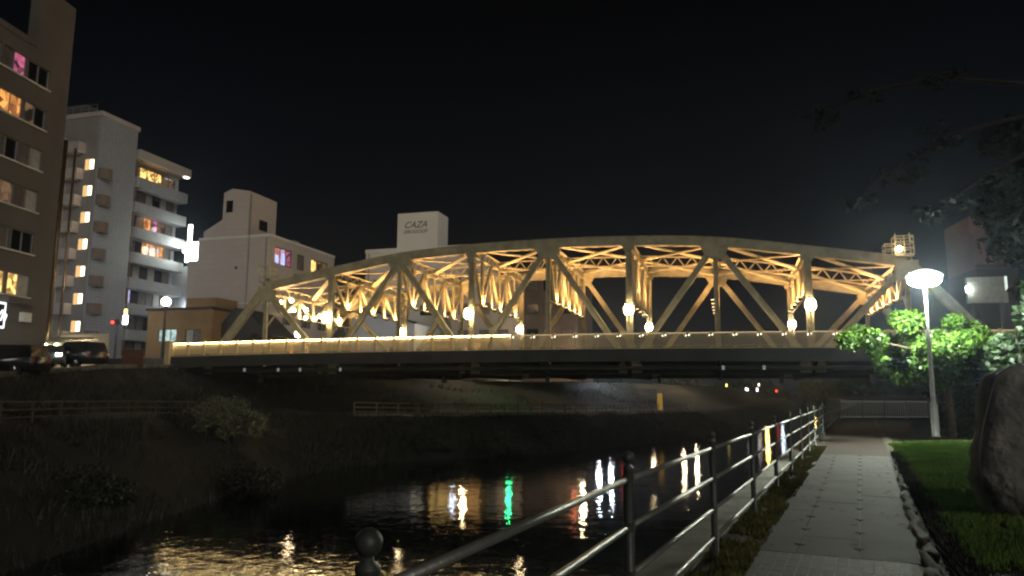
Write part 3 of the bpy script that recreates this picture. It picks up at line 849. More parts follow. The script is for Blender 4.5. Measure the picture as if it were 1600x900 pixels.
# abutments and approaches
def bbox(name, s0, s1, w0, w1, z0, z1, m, kind='structure'):
    mb = MB(); mb.box(s0, s1, w0, w1, z0, z1); o = mb.build(name, m); o.location = (BO[0],BO[1],0); o.rotation_euler = (0,0,-TH)
    if kind: o['kind'] = kind
    return o
ab = thing('bridge_abutment', 'dark concrete abutment under the left end of the bridge', 'abutment', (BO[0],BO[1],0), -TH)
m = MB(); m.box(-33,-29.8,-3.2,WT+3.2,-2,3.35); m.build('wall', CONCD, ab)
m = MB(); m.box(-33,-30.9,-3.2,WT+3.2,3.35,4.1); m.build('parapet', CONCD, ab)
ab = thing('bridge_abutment', 'dark concrete abutment under the right end of the bridge', 'abutment', (BO[0],BO[1],0), -TH)
m = MB(); m.box(29.8,33,-3.2,WT+3.2,-2,3.35); m.build('wall', CONCD, ab)
m = MB(); m.box(30.9,33,-3.2,WT+3.2,3.35,4.1); m.build('parapet', CONCD, ab)
bbox('approach_road', -130, -33, -3.0, WT+3, 0, 4.15, ASPH)
bbox('approach_road', 33, 130, -3.0, WT+3, -.5, 4.15, ASPH)

# ================================================================== BUILDINGS
def bthing(name, label, s, w, z, cat='building', rz=None):
    return thing(name, label, cat, B(s, w, z), -TH if rz is None else rz)
def slab(parent, name, m, *boxes):
    mb = MB()
    for b in boxes: mb.box(*b)
    return mb.build(name, m, parent)

# --- B1: brown block at the left edge, facade along U from its right corner towards the camera
U1 = Vector((-.087,-.9962,0)); N1 = Vector((.9962,-.087,0))
b1 = thing('apartment_block', 'tall dark brown block at the left edge with lit window rows', 'building', (-31.6,50,2.0), math.atan2(-.9962,-.087))
# local x = U (towards camera), local y = right-hand normal of U rotated +90 = (.9962,-.087) = N
Ux, Nx = (1,0), (0,1)
rows = [21.8,18.95,16.1,13.25,10.4,7.55]
rowm = [[GLASSD,GLASSD,RM_PK,CURT,GLASSD,CURT], [GLASSD,RM_DK,RM_OR,RM_OR,RM_OR,RM_OR], [CURTL,CURT,GLASSD,CURT,CURT,GLASSD],
        [CURTL,CURT,RM_DK,RM_DK,GLASSD,CURT], [GLASSD,GLASSD,CURT,GLASSD,CURT,GLASSD], [CURTL,RM_YE,RM_YE,RM_YE,CURT,CURT]]
holes, wins = [], []
for z, ms in zip(rows, rowm):
    zz = z-2.0
    for j in range(3):
        h = (1.9+j*2.15, 1.9+j*2.15+1.95, zz, zz+1.4); holes.append(h); wins.append((h, ms[2*j:2*j+2]))
mb = MB(); facade(mb, (0,0), Ux, 14, 22.2, holes, .16, Nx)
mb.quad((14,0,0),(14,-12,0),(14,-12,22.2),(14,0,22.2)); mb.quad((3.4,0,22.2),(14,0,22.2),(14,-12,22.2),(3.4,-12,22.2))
mb.box(0.001,3.4,-.7,-.001,22.2,26.8) ; mb.quad((0,0,0),(0,-12,0),(0,-12,22.2),(0,0,22.2)); mb.quad((0,-12,0),(14,-12,0),(14,-12,22.2),(0,-12,22.2))
mb.build('wall', BROWNW, b1)
slab(b1, 'parapet', BROWNW, (3.45,14,-.3,.06,22.2,22.6))
for h, ms in wins:
    window(b1, (0,0), Ux, Nx, h, ms, .16)
    slab(b1, 'sill', WHITEW, (h[0]-.05,h[1]+.05,0,.14,h[2]-.10,h[2]-.02))
slab(b1, 'balcony', BROWNW, (2.0,4.2,.0,.5,5.0,5.35), (6.5,9,0,.5,5,5.35))
slab(b1, 'air_conditioner', WHITEW, (1.9,2.6,.02,.35,3.9,4.5))
sg = slab(b1, 'sign', emat('sign_frame_white',(.9,.95,1.0),1.3), (4.3,6.3,.35,.47,3.3,4.9))
slab(sg, 'sign_face', mat('sign_black', (.02,.02,.03)), (4.42,6.18,.465,.485,3.42,4.78))
def text(parent, body, size, loc, rot, m, shear=0.0, name='lettering', ext=.01, align='CENTER'):
    c = bpy.data.curves.new('lettering', 'FONT'); c.body = body; c.size = size; c.shear = shear; c.extrude = ext; c.align_x = align; c.align_y = 'CENTER'
    c.offset = 0.0
    tmp = bpy.data.objects.new('tmp', c); COL.objects.link(tmp)
    dg = bpy.context.evaluated_depsgraph_get(); me = bpy.data.meshes.new_from_object(tmp.evaluated_get(dg)); bpy.data.objects.remove(tmp)
    me.materials.clear(); me.materials.append(m)
    o = bpy.data.objects.new(name, me); COL.objects.link(o); o.parent = parent; o.location = loc; o.rotation_euler = rot
    return o
text(sg, 'Wh', 1.0, (5.05,.50,4.05), (R(90),0,R(180)), emat('letter_white',(.95,.97,1),1.6), .4)
slab(b1, 'shop_window', RM_DK, (2.3,3.8,.0,.04,1.1,2.2)); slab(b1, 'shop_window', RM_YE, (4.2,6.2,.0,.04,1.1,2.2))
# antenna bits on the roof
slab(b1, 'roof_tank', FRAME, (9.4,10.2,-4,-3,22.3,23.3))
# drain pipes beside its right corner
pipes = thing('drain_pipe', 'shiny vertical drain pipe glinting between the brown block and the hotel', 'pipe', (-34.6,55,2.2))
m = MB(); m.tube([(0,0,0),(0,0,18.5)], .16, 10); m.build('pipe', mat('pipe_brown',(.35,.24,.13),.3,metal=.7), pipes)
m = MB(); m.tube([(.55,.4,0),(.55,.4,18)], .09, 8); m.build('pipe', mat('pipe_brown',(.35,.24,.13),.3,metal=.7), pipes)

# --- canopy shop between B1 and B2
sh = thing('shop_canopy', 'glowing shop front under a curved pale awning beside the parked cars', 'shop', (-34.2,56,3.0), R(-8))
m = MB()
for k in range(8):
    a0, a1 = R(90*k/8), R(90*(k+1)/8); m.quad((-.6,-1.6*math.sin(a0),1.4+1.1*math.cos(a0)),(3.4,-1.6*math.sin(a0),1.4+1.1*math.cos(a0)),(3.4,-1.6*math.sin(a1),1.4+1.1*math.cos(a1)),(-.6,-1.6*math.sin(a1),1.4+1.1*math.cos(a1)), True)
m.build('awning', mat('awning_cloth',(.45,.45,.30),.7), sh)
slab(sh, 'light_box', emat('shop_light',(1,.82,.48),7), (-.4,1.6,-1.35,-1.2,.75,1.3))
slab(sh, 'shop_wall', BEIGE, (-.6,3.6,.2,.5,-.5,2.8))
slab(sh, 'spot_lamp', emat('shop_spot',(1,.95,.7),12), (0,.2,-1.72,-1.6,1.75,1.9), (.9,1.1,-1.72,-1.6,1.75,1.9))

# --- B2 hotel: s=-62.5 is its river side
b2 = bthing('hotel_tower', 'pale tiled hotel tower with lit stair slits and rounded balconies', -62.5, 19, 2.5)
F = 3.42; Z0 = 1.3
m = MB(); 
holes = [(7.0,7.6,Z0+i*F+1.0,Z0+i*F+2.3) for i in range(0)]
m.box(-16,0,0,6.0,0,33.6); m.box(-16,-1.6,6.01,16,0,30.6); m.build('wall', TILEW, b2)
m = MB(); m.box(-16.2,.15,-.15,6.2,33.6,34.2); m.build('parapet', BEIGE, b2)
m = MB(); m.box(-12,-4,1.2,5,34.2,36.0); m.build('roof_room', ROOFG, b2)
m = MB()
for k in range(9): m.bar((-12+k*1.3,.6,34.2),(-12+k*1.3,.6,35.5),.06,.06)
m.bar((-12,.6,35.5),(-1.6,.6,35.5),.05,.05); m.bar((-12,.6,35.0),(-1.6,.6,35.0),.05,.05); m.build('roof_railing', FRAME, b2)
for i in range(9):
    z = Z0 + i*F
    # stair side: lit slit, wall glow, rounded balcony block (front face at w=0)
    m = MB(); m.box(-4.6,-2.2,-1.1,0,z+.1,z+1.45)
    m.build('stair_balcony', BEIGE, b2)
    if i < 8:
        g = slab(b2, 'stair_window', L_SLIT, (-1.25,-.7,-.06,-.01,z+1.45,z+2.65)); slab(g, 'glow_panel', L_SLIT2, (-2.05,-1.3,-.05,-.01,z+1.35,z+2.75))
    # corner balcony wrapping, brownish side
    m = MB(); pts = []
    for k in range(7):
        a = R(-90+ 90*k/6); pts.append((.0+1.2*math.cos(a)*1.0, 0.9+1.2*math.sin(a)))
    for k in range(6): m.quad((pts[k][0]-.1,pts[k][1]+.3,z+.2),(pts[k+1][0]-.1,pts[k+1][1]+.3,z+.2),(pts[k+1][0]-.1,pts[k+1][1]+.3,z+1.5),(pts[k][0]-.1,pts[k][1]+.3,z+1.5), True)
    m.box(-.1,.9,.5,1.6,z+.12,z+.2)
    if i < 8: m.build('corner_balcony', mat('brown_panel',(.20,.15,.11),.8), b2)
slab(b2, 'front_wall', mat('hotel_beige',(.30,.275,.245),.8,var=.12,scale=.4), (-15.9,-.3,-.04,-.008,0,33.5))
slab(b2, 'stair_shaft', BEIGE, (-9.5,-5.2,-1.4,-.01,0,31.0), (-5.2,-4.9,-1.6,-.02,0,30))
# river side block with long balconies
fl = [[RM_DK,RM_YE,RM_YE,RM_YE,RM_DK,RM_DK],[CURT,CURT,CURTL,GLASSD,CURTL,CURT],[GLASSD,RM_DK,RM_OR,RM_PK,RM_DK,CURT],[GLASSD,GLASSD,RM_OR,RM_OR,RM_OR,CURT],
      [CURT,CURTL,GLASSD,CURTL,GLASSD,CURT],[RM_BL,GLASSD,CURT,CURT,CURTL,CURT],[CURTL,CURT,CURT,GLASSD,CURT,CURT],[CURT,CURT,CURTL,CURT,GLASSD,CURT]]
for i in range(8):
    z = 30.6-2.95-(i*F)
    h = (7.0, 15.2, z, z+1.9)
    g = MB(); 
    w = window(b2, (-1.57,0), (0,1), (1,0), h, fl[i], .0, FRAMED, .10)
    # rounded balcony slab and parapet
    m = MB(); path2 = []
    for k in range(9):
        a = R(-180+90*k/8); path2.append((-.3+1.25*math.cos(a)+ .0, 7.4+1.25*math.sin(a)))
    outl = [(-1.55,6.2)]+[(-.75+.9*math.sin(R(90*k/6)), 7.1-.9*math.cos(R(90*k/6))) for k in range(7)]+[(.15,16.0)]
    for k in range(len(outl)-1):
        (x0,y0),(x1,y1) = outl[k], outl[k+1]; m.quad((x0,y0,z-1.55),(x1,y1,z-1.55),(x1,y1,z-.15),(x0,y0,z-.15), True)
        m.quad((x0-.12,y0+.02,z-1.55),(x1-.12,y1+.02,z-1.55),(x1-.12,y1+.02,z-.15),(x0-.12,y0+.02,z-.15), True)
        m.quad((x0,y0,z-.15),(x1,y1,z-.15),(x1-.12,y1,z-.15),(x0-.12,y0,z-.15))
    m.box(-1.55,-.1,7.2,16.0,z-1.56,z-1.40)
    m.build('balcony', TILEW, b2)
    if i < 8: slab(b2, 'partition', MATS['brown_panel'], (-1.55,-.1,6.4,6.55,z-1.4,z+1.87))
slab(b2, 'roof_edge', BEIGE, (-1.8,.35,6.3,16.2,30.0,31.2))
slab(b2, 'soffit_lamp', emat('soffit',(1,.97,.85),5), (-.2,.3,15.2,15.9,29.9,29.98))
# annex with bright sign at its right
b2b = bthing('annex_building', 'narrow pale annex right of the hotel tower carrying a bright sign', -62.0, 36, 2.5)
slab(b2b, 'wall', TILEW, (-12,.0,0,8,0,17))
for z in (4,8,12):
    slab(b2b, 'balcony', TILEW, (.0,1.0,-.2,8,z,z+1.2))
ns = thing('glowing_sign', 'blazing white stepped sign board between the hotel and the white block', 'sign', B(-60.4,34.2,18.6), -TH)
slab(ns, 'sign_panel', L_SIGN, (-1.0,1.2,0,.25,1.2,4.0), (-1.5,-.9,.01,.24,2.6,3.9)); slab(ns, 'sign_tip', L_SIGN, (-.75,-.3,0,.25,4.0,6.6)); slab(ns, 'sign_bracket', FRAME, (-3.8,-1.5,.05,.2,2.9,3.2))
slab(b2b, 'lit_tube', L_WHITE, (.05,.2,-.4,-.3,9.6,11.6))

# --- B3 white block with stair tower (w=28, s=-43.2 corner)
b3 = bthing('white_block', 'plain white block with a slim stair tower and few windows', -43.2, 28, 3.0)
m = MB()
rh = [(1.1,5.0,14.9,17.2),(6.3,8.1,15.0,17.1),(9.9,14.4,14.8,17.1),(4.5,6.8,3.2,4.9),(9,12,3.2,4.9),(3.5,5.5,7.2,8.7),(8,10.4,7.2,8.7),(12.3,14.4,7.2,8.7)]
facade(m, (0,0), (0,1), 16.2, 18.3, rh, .15, (1,0))
m.quad((0,0,0),(-11.8,0,0),(-11.8,0,15.3),(0,0,15.3)) if False else None
m.box(-11.0,-.001,0,16.2,0,18.295)
b3w = m
# pull the box back behind the pierced wall
m.v = [(x-(.16 if (abs(x+.001) < 1e-6) else 0), y, z) for x, y, z in m.v]
m.quad((0,0,0),(-.17,0,0),(-.17,0,18.3),(0,0,18.3)); m.quad((0,16.2,0),(-.17,16.2,0),(-.17,16.2,18.3),(0,16.2,18.3)); m.quad((0,0,18.3),(-.17,0,18.3),(-.17,16.2,18.3),(0,16.2,18.3))
m.build('wall', PANELW, b3)
rp = [[RM_BL,RM_BL,RM_PK],[CURT],[RM_YE,RM_DK,RM_DK],[RM_DK,RM_OR],[RM_YE,RM_DK],[CURT,GLASSD],[CURT,CURT],[GLASSD,CURT]]
for h, ms in zip(rh, rp): window(b3, (0,0), (0,1), (1,0), h, ms, .15, FRAMED, .12)
slab(b3, 'parapet', WHITEW, (-10.9,.08,-.08,.15,18.3,18.6), (-.15,.08,.15,16.28,18.3,18.6))
slab(b3, 'floor_band', WHITEW, (-10.98,.03,-.09,-.001,9.6,9.78), (.0,.05,-.09,16.2,9.6,9.78))
slab(b3, 'drain_pipe', FRAME, (-.6,-.5,-.12,-.01,0,18.2), (-3.2,-3.1,-.12,-.01,0,24))
slab(b3, 'wall_lamp', BLACKM, (-5.0,-4.7,-.2,-.01,14.2,14.5))
slab(b3, 'air_conditioner', FRAME, (.06,.5,5.4,6.1,13.6,14.2), (.06,.5,8.6,9.3,13.6,14.2))
slab(b3, 'roof_unit', FRAME, (-3,-1.8,8,9.5,18.3,19.5), (-3,-2,10.4,11.4,18.3,19.3))
m = MB(); th_ = [( -7.45,0.0)]
m.box(-7.3,-6.2,-.05,6.0,18.29,24.4) ; m.box(-7.2,-3.6,1.0,6.0,18.28,24.3)
m = MB(); m.prism([(-7.4,0),(-3.4,0),(-3.4,24.5),(-6.1,25.0),(-7.4,24.5)], -.06, 6.0); m.build('stair_tower', PANELW, b3)
slab(b3, 'tower_window', GLASSD, (-6.9,-5.9,-.10,-.07,21.8,23.4)); slab(b3, 'tower_window', GLASSD, (-3.38,-3.34,2.2,4.0,19.8,21.2))
m = MB(); m.prism([(-10.2,0),(-7.41,0),(-7.41,20.9),(-10.2,19.4)], -.05, 6); m.build('side_wing', PANELW, b3)
slab(b3, 'side_wing', PANELW, (-12.4,-10.21,-.04,6,0,15.6))

# --- low ochre houses in front (w=18.5)
h1 = bthing('ochre_house', 'low ochre walled house with two pale window rows behind the corner lamp', -53.2, 19, 2.6)
m = MB(); wh = [(1.6,4.2,4.6,6.1),(5.4,7.6,4.5,6.0),(1.0,3.2,1.3,2.4)]
facade(m, (0,0), (1,0), 9.0, 8.3, wh, .14, (0,-1)); m.box(0.01,8.99,.15,6,0,8.28)
m.build('wall', OCHRE, h1)
for h, ms in zip(wh, [[RM_TE,RM_TE,RM_TE],[CURTL,CURT],[RM_TE,RM_TE]]): window(h1, (0,0), (1,0), (0,-1), h, ms, .14, FRAMED, .08)
slab(h1, 'roof_edge', ROOFT, (-.15,9.15,-.3,6.1,8.3,8.55))
slab(h1, 'penthouse', OCHRE, (4.5,8.6,1.0,5,8.55,9.8))
h2 = bthing('gabled_house', 'small cream house with dark sloping tile roofs beside the white block', -44.0, 19.5, 2.6)
m = MB(); m.box(0,5.0,0,6,0,4.4); m.build('wall', mat('cream_render',(.50,.38,.20),.8), h2)
m = MB(); m.prism([(-1.0,5.9),(1.5,8.6),(3.0,8.4),(6.6,5.2),(6.4,4.9),(-1.0,4.9)], 1.2, 6.4); m.build('upper_roof', ROOFT, h2)
m = MB(); m.prism([(-1.2,3.1),(-.9,2.9),(4.4,4.7),(5.2,5.3),(5.0,5.5),(4.2,5.2)], -.5, 1.15); m.build('lower_roof', ROOFT, h2)
slab(h2, 'gable_wall', mat('cream_render',(.50,.38,.20),.8), (.1,5.2,.05,1.1,0,4.5))

# --- B4 block with rooftop sign box
b4 = bthing('sign_block', 'wide white block behind the bridge with rooftop cube lettered CAZA', -38.4, 45, 3.0)
slab(b4, 'wall', WHITEW, (0,16.6,0,14,0,18.9)); slab(b4, 'parapet', WHITEW, (-.1,16.7,-.1,.3,18.9,19.45))
cube = slab(b4, 'roof_cube', mat('cube_white',(.80,.82,.76),.8,var=.05,scale=.3), (5.05,11.4,-.12,4.0,18.88,24.6))
text(cube, 'CAZA', 1.35, (7.9,-.15,22.75), (R(90),0,0), mat('letter_dark',(.05,.05,.05)), .35)
text(cube, 'DROOOOF', .72, (7.95,-.15,21.75), (R(90),0,0), mat('letter_dark',(.05,.05,.05)), .2)
slab(b4, 'drain_pipe', FRAME, (.5,.62,-.12,-.01,0,18.8), (16.0,16.12,-.12,-.01,0,18.8))
slab(b4, 'floor_band', BEIGE, (0,16.6,-.06,-.002,15.6,15.75), (0,16.6,-.06,-.002,12.2,12.35))
slab(b4, 'roof_pipe', POLED, (3.2,3.3,-.05,.05,19.45,20.2), (3.8,3.9,-.05,.05,19.45,20.0), (4.4,4.5,-.05,.05,19.45,20.3))
for i, (a, b, z, mm) in enumerate([(1.5,3.5,9.5,CURT),(5,7,9.5,CURT),(9,11,9.5,GLASSD),(13,15,9.5,CURT),(1.5,3.5,13.5,GLASSD),(13,15,13.5,CURT),(9,11,5.2,RM_DK),(5,7,5.2,CURT)]):
    f = slab(b4, 'window', FRAMED, (a-.1,b+.1,-.05,-.01,z-.1,z+1.4)); slab(f, 'pane', mm, (a,b,-.08,-.055,z,z+1.3))
# lower gabled hall in front, left; cool light painted into its wall colour
b5 = bthing('white_hall', 'pale hall with cool light painted on and a sloping roofline seen under the truss', -34.5, 34, 3.0)
m = MB(); m.prism([(0,0),(9,0),(9,7.2),(2.5,9.0),(0,8.0)], 0, 9); m.build('wall', mat('hall_wall_cool_light',(.66,.72,.84),.8,var=.08,scale=.4), b5)
m = MB(); m.bar((2.5,-.15,9.1),(9.3,-.15,7.25),.4,.2); m.build('roof_edge', ROOFT, b5)
slab(b5, 'window', FRAMED, (5.6,7.2,-.06,-.01,2.6,4.2))
# white-beige block right of it and dark brown building
b6 = bthing('grey_block', 'grey beige block seen through the middle of the truss', -22.8, 40, 3.0)
slab(b6, 'wall', BEIGE, (0,8.6,0,12,0,13.2)); slab(b6, 'cornice', WHITEW, (-.1,8.7,-.1,.2,13.2,13.5))
for (a,z) in ((1,8.8),(4,8.8),(6.6,8.8),(1,5.2),(4,5.2),(6.6,5.2)):
    f = slab(b6, 'window', FRAMED, (a,a+1.4,-.05,-.01,z,z+1.5)); slab(f, 'pane', CURT, (a+.08,a+1.32,-.07,-.055,z+.08,z+1.42))
b7 = bthing('brown_office', 'dim brown office building behind the arch middle with faint windows', -14.0, 44, 3.0)
slab(b7, 'wall', DARKB, (0,7.6,0,12,0,15.2)); slab(b7, 'cornice', ROOFT, (-.1,7.7,-.15,.2,15.2,15.6))
for j, z in enumerate((2.2,5.6,9.0,12.2)):
    for k, a in enumerate((.6,3.0,5.4)):
        f = slab(b7, 'window', FRAMED, (a,a+1.7,-.05,-.01,z,z+1.5)); slab(f, 'pane', [CURT,GLASSD,RM_DK][(j+k)%3], (a+.08,a+1.62,-.07,-.055,z+.08,z+1.42))
# yellow lit shop row low behind bridge: its reflection shows in the river
b8 = bthing('yellow_shop', 'low shop with glowing amber front just behind the bridge railing', -24.5, 37, 3.2)
slab(b8, 'wall', OCHRE, (0,7,0,5,0,4.6)); slab(b8, 'lit_front', emat('amber_front',(1,.62,.2),.55), (.3,5.2,-.05,-.01,.6,3.6)); slab(b8, 'roof', ROOFT, (-.2,7.2,-.6,5.2,4.6,4.85))
for a in (1.2,2.6,4.0): slab(b8, 'mullion', FRAMED, (a-.05,a+.05,-.1,-.055,.6,3.6))
# buildings right of the bridge behind trees
b9 = thing('pink_house', 'dim pinkish wall of a house high behind the trees at right', 'building', (40.9,62,4.0), R(-10))
slab(b9, 'wall', mat('pink_render',(.13,.08,.065),.85,var=.1,scale=.4), (-1.2,1.4,0,6,8.2,11.3)); slab(b9, 'lower_wall', mat('lower_wall_dark',(.03,.025,.022)), (-1.2,2.0,0,6,0,8.19)); slab(b9, 'upper_wall', mat('pink_render',(.13,.08,.065)), (-1.2,-.1,.5,6,11.3,12.9)); slab(b9, 'cornice', ROOFT, (-1.3,1.5,-.2,.2,8.2,8.5))  # lower wall darkened to stand in for dark trees hiding it
b10 = thing('lit_box_sign', 'pale rectangular signboard with one bright lamp right of the park lamp', 'sign', (33.7,54,6.4), R(-14))
slab(b10, 'board', mat('board_pale',(.30,.32,.27),.7), (0,2.6,0,.4,1.8,3.7)); slab(b10, 'leg', POLED, (.3,.5,.1,.3,-6.4,1.8), (2.1,2.3,.1,.3,-6.4,1.8)); slab(b10, 'lamp', emat('board_lamp',(.95,1,.95),25), (-.15,.05,-.3,-.1,2.6,3.0))
slab(b10, 'edge_light', emat('edge_glow',(.9,1,.9),.5), (2.45,2.62,-.03,-.005,2.6,3.72))

# ================================================================== STREET LAMPS / SIGNALS
def street_lamp(label, x, y, z, H, m_=L_WARMF, r=.26, arm=0.0, pole=POLED, name='street_lamp', pr=.08, group=None):
    t = thing(name, label, 'street lamp', (x,y,z), 0, group)
    m = MB(); m.lathe([(pr*2,0),(pr*2,.15),(pr*1.2,.3),(pr,H*.5),(pr*.7,H-.25)], 10); m.build('pole', pole, t)
    m = MB(); m.lathe([(pr,H-.3),(r*.55,H-.22),(r*.7,H-.12)], 10); m.build('collar', pole, t)
    m = MB(); m.sphere((0,0,H+r*.6), r, 12, 8); m.build('globe', m_, t)
    return t
p = B(-32.1,-2.2); street_lamp('single globe street lamp on a dark post at the left bridge corner', p[0], p[1], 3.9, 4.75, emat('lamp_corner',(1,.80,.52),45), .34, pr=.13)
GRP = 'street lamps along the far bank road beyond the bridge'
FARL = [(-5.9,92.3,L_FWARM,'left of the amber shop'),(-7.1,91.5,L_COOL,'dim and cool beside the warm one'),(9.2,97,L_FWARM,'a bit right of the brown office'),(7.9,96,L_RED,'small reddish, left of the warm one'),(13.6,117,L_FWHITE,'cool white, left of a pair'),(15.8,119.5,L_FWHITE,'cool white, right of a pair'),
        (24.5,130,L_FWARM,'warm, standing alone'),(32.6,142,L_FWARM,'warm, left of a pair'),(36.2,147,L_FWARM,'warm, right of a pair'),(86,252,L_AMB,'amber, far upstream'),(97,268,L_COOL,'bluish, far upstream'),(118,290,L_AMB,'amber, farthest upstream')]
for x, y, m_, d in FARL: street_lamp('far bank street lamp hidden low behind the deck, '+d, x, y, 3.0, 2.7 if y < 200 else 5.2, m_, .25 if y < 200 else .5, group=GRP)
# lamps added on the left bank street to light the buildings
for (x,y,z,H,nm,m_) in ((-31.0,36,1.8,7.0,'added tall warm lamp on the quay street near the left edge',L_WARMF),(-46,72,3.2,7.5,'added tall cool lamp between the hotel and the ochre house',L_COOLB),(-52,66,3.2,9.0,'added tallest cool lamp at the left end of the approach road',L_COOLB)):
    street_lamp(nm, x, y, z, H, m_, .22, pr=.07)
# traffic signals
ts = thing('traffic_signal', 'traffic signal on an arm glowing red in front of the hotel', 'traffic light', B(-54.3,15.6,4.1), -TH)
m = MB(); m.tube([(0,0,0),(0,0,5.6)], .1, 8); m.tube([(0,0,5.2),(1.4,-.1,5.3)], .05, 6); m.build('pole', POLED, ts)
hb = slab(ts, 'signal_head', POLED, (-.75,.55,-.2,.1,4.9,5.4))
m = MB(); m.sphere((-.45,-.22,5.15), .15, 10, 6); m.build('red_lens', emat('signal_red',(1,.03,.02),6), hb)
rs_ = slab(ts, 'lit_sign', emat('lit_round',(.85,.93,1),9), (1.0,1.55,-.25,-.12,4.9,5.9)); slab(ts, 'amber_sign', emat('lit_amber',(1,.6,.12),5), (1.1,1.4,-.25,-.12,6.1,6.6))
ts = thing('traffic_signal', 'traffic signal showing green on the far bank road behind the bridge', 'traffic light', (-.2,92.5,2.4), -TH)
m = MB(); m.tube([(0,0,0),(0,0,2.6)], .08, 8); m.build('pole', POLED, ts); hb = slab(ts, 'signal_head', POLED, (-.3,.9,-.2,.1,2.1,2.6))
m = MB(); m.sphere((-.05,-.24,2.35), .22, 10, 6); m.build('green_lens', emat('signal_green',(.02,1,.25),90), hb)
ts = thing('traffic_signal', 'traffic signal showing red far upstream over the dark water', 'traffic light', (89,250,1.5), -TH)
m = MB(); m.tube([(0,0,-1),(0,0,2.6)], .1, 8); m.build('pole', POLED, ts); hb = slab(ts, 'signal_head', POLED, (-.3,.9,-.2,.1,.6,1.3))
m = MB(); m.sphere((-.05,-.34,.95), .3, 10, 6); m.build('red_lens', emat('signal_red2',(1,.03,.02),5), hb)
ts = thing('traffic_signal', 'traffic signal showing red between the white far bank lamps', 'traffic light', (17.6,119,3.1), -TH)
m = MB(); m.tube([(0,0,0),(0,0,2.4)], .08, 8); m.build('pole', POLED, ts); hb = slab(ts, 'signal_head', POLED, (-.3,.9,-.2,.1,2.0,2.5))
m = MB(); m.sphere((-.05,-.24,2.25), .16, 10, 6); m.build('red_lens', MATS['signal_red'], hb)
# road sign pole before hotel
rsn = thing('road_sign', 'small round road sign on a thin pole before the hotel wall', 'sign', B(-50,6,3.6), -TH)
m = MB(); m.tube([(0,0,0),(0,0,3.4)], .05, 6); m.build('pole', POLED, rsn); m = MB(); m.tube([(0,-.06,2.6),(0,-.1,2.6)], .4, 14); m.build('disc', mat('sign_grey',(.12,.12,.14)), rsn)
# glowing orange post far bank and distant bits
op = thing('lit_pier', 'small amber lit pillar on the far river bank under the bridge', 'pillar', (17.9,90,-.9))
slab(op, 'pillar', emat('pier_glow',(1,.58,.12),.14), (-.26,.26,-.26,.26,.4,2.4)); slab(op, 'cap', mat('pier_cap',(.15,.16,.17)), (-2.2,-.4,-.3,.3,2.2,2.9))
for i, (x, y, z, c, lb) in enumerate(((66.5,200,3.9,(1,.75,.6),'brightest tiny light just left of the red signal'),(57.8,200,3.7,(1,.8,.2),'tiny yellow window light'),(65,205,2.6,(.9,.9,.8),'tiny white window light left of the red signal'),(63.0,200,2.7,(.8,.9,.85),'tiny pale light beside the white one'),(49.5,150,2.3,(.7,.7,.7),'small grey light low over the water at right'))):
    t = MB(); t.box(-.14,.14,-.1,.1,-.35,.35); o = t.build('distant_light', emat('far_light_%d'%i, c, 3.0)); o.location = (x,y,z); tag(o, lb+' on the dark far bank', 'light')

# ================================================================== LEFT BANK FENCES, BUSHES
def bank_fence(label, pts, sp, H, m_, name='terrace_fence'):
    t = thing(name, label, 'fence', (pts[0][0], pts[0][1], pts[0][2]))
    o = Vector(pts[0]); V = [Vector(p)-o for p in pts]
    pmm = MB(); pmm.box(-.04,.04,-.04,.04,-.3,H); pme = pmm.mesh('post', m_)
    for a, b in zip(V[:-1], V[1:]):
        n = max(1, int((b-a).length/sp))
        for k in range(n): put('post', pme, t, a.lerp(b, k/n))
        m = MB()
        for z in (H, H*.62, H*.25): m.bar(a+Vector((0,0,z)), b+Vector((0,0,z)), .05, .06)
        m.build('rail', m_, t)
    return t
FM = mat('bank_fence_paint', (.045,.042,.036), .6)
bank_fence('dim railing along the left bank terrace below the quay street', [terr_o[1],terr_o[2],terr_o[3]], 1.9, .85, FM)
bank_fence('pale railing on the terrace under and beyond the bridge', [(p[0],p[1],p[2]) for p in terr_o[4:8]], 1.7, .95, mat('bank_fence_pale', (.13,.11,.075), .6))
# low wall under that railing
mb = MB()
for a, b in zip(terr_o[4:7], terr_o[5:8]): mb.bar(Vector(a)+Vector((0,0,-.15)), Vector(b)+Vector((0,0,-.15)), .3, .5)
tag(mb.build('terrace_wall', mat('terrace_stone',(.22,.19,.13),.9)), 'low pale terrace wall below the bank railing beyond the bridge', 'wall')

def bush(label, x, y, z, r, lm, n=34, leaf=.06, per=650, h=.7):
    t = thing('bush', label, 'bush', (x,y,z)); cs, rs = [], []
    for i in range(n):
        d = rng.normal(size=3); d /= np.linalg.norm(d); d[2] = abs(d[2]); c = d*r*rng.uniform(.3,.95)*np.array([1,1,h]); cs.append(c); rs.append(r*.30*rng.uniform(.4,1.4))
    leaf_cloud('foliage', lm, cs, rs, per, leaf, t)
    m = MB()
    for c in cs[:8]: m.tube([(0,0,-.3), tuple(c*.5+rng.normal(size=3)*.05), tuple(c)], [.05,.035,.01], 5)
    m.build('stem', BARK, t)
    return t
bush('rounded pale bush on the left bank in front of the bridge end', -17.2,45,-.9,2.2, mat('leaves_pale',(.12,.125,.07),.6,var=.4), 40, .065, 800, .95)
bush('smaller bush left of the rounded pale bush', -20.0,44.5,-.4,1.6, LEAFB, 26, .06, 700, .8)
bush('dark bush low on the bank near the water edge', -12.5,36,-3.0,1.8, LEAFB)
bush('dark wide bush on the lower bank at the left', -15.5,28,-2.6,2.0, LEAFB)
bush('dark bush on the slope under the bridge', -6.0,55.5,-2.6,1.9, LEAFB)
bush('tall dark bush by the water below the bridge', -1.0,58,-2.8,2.3, LEAFB)
bush('olive bush beyond the bridge on the far terrace slope', 3.5,64,-2.8,2.0, LEAFB)
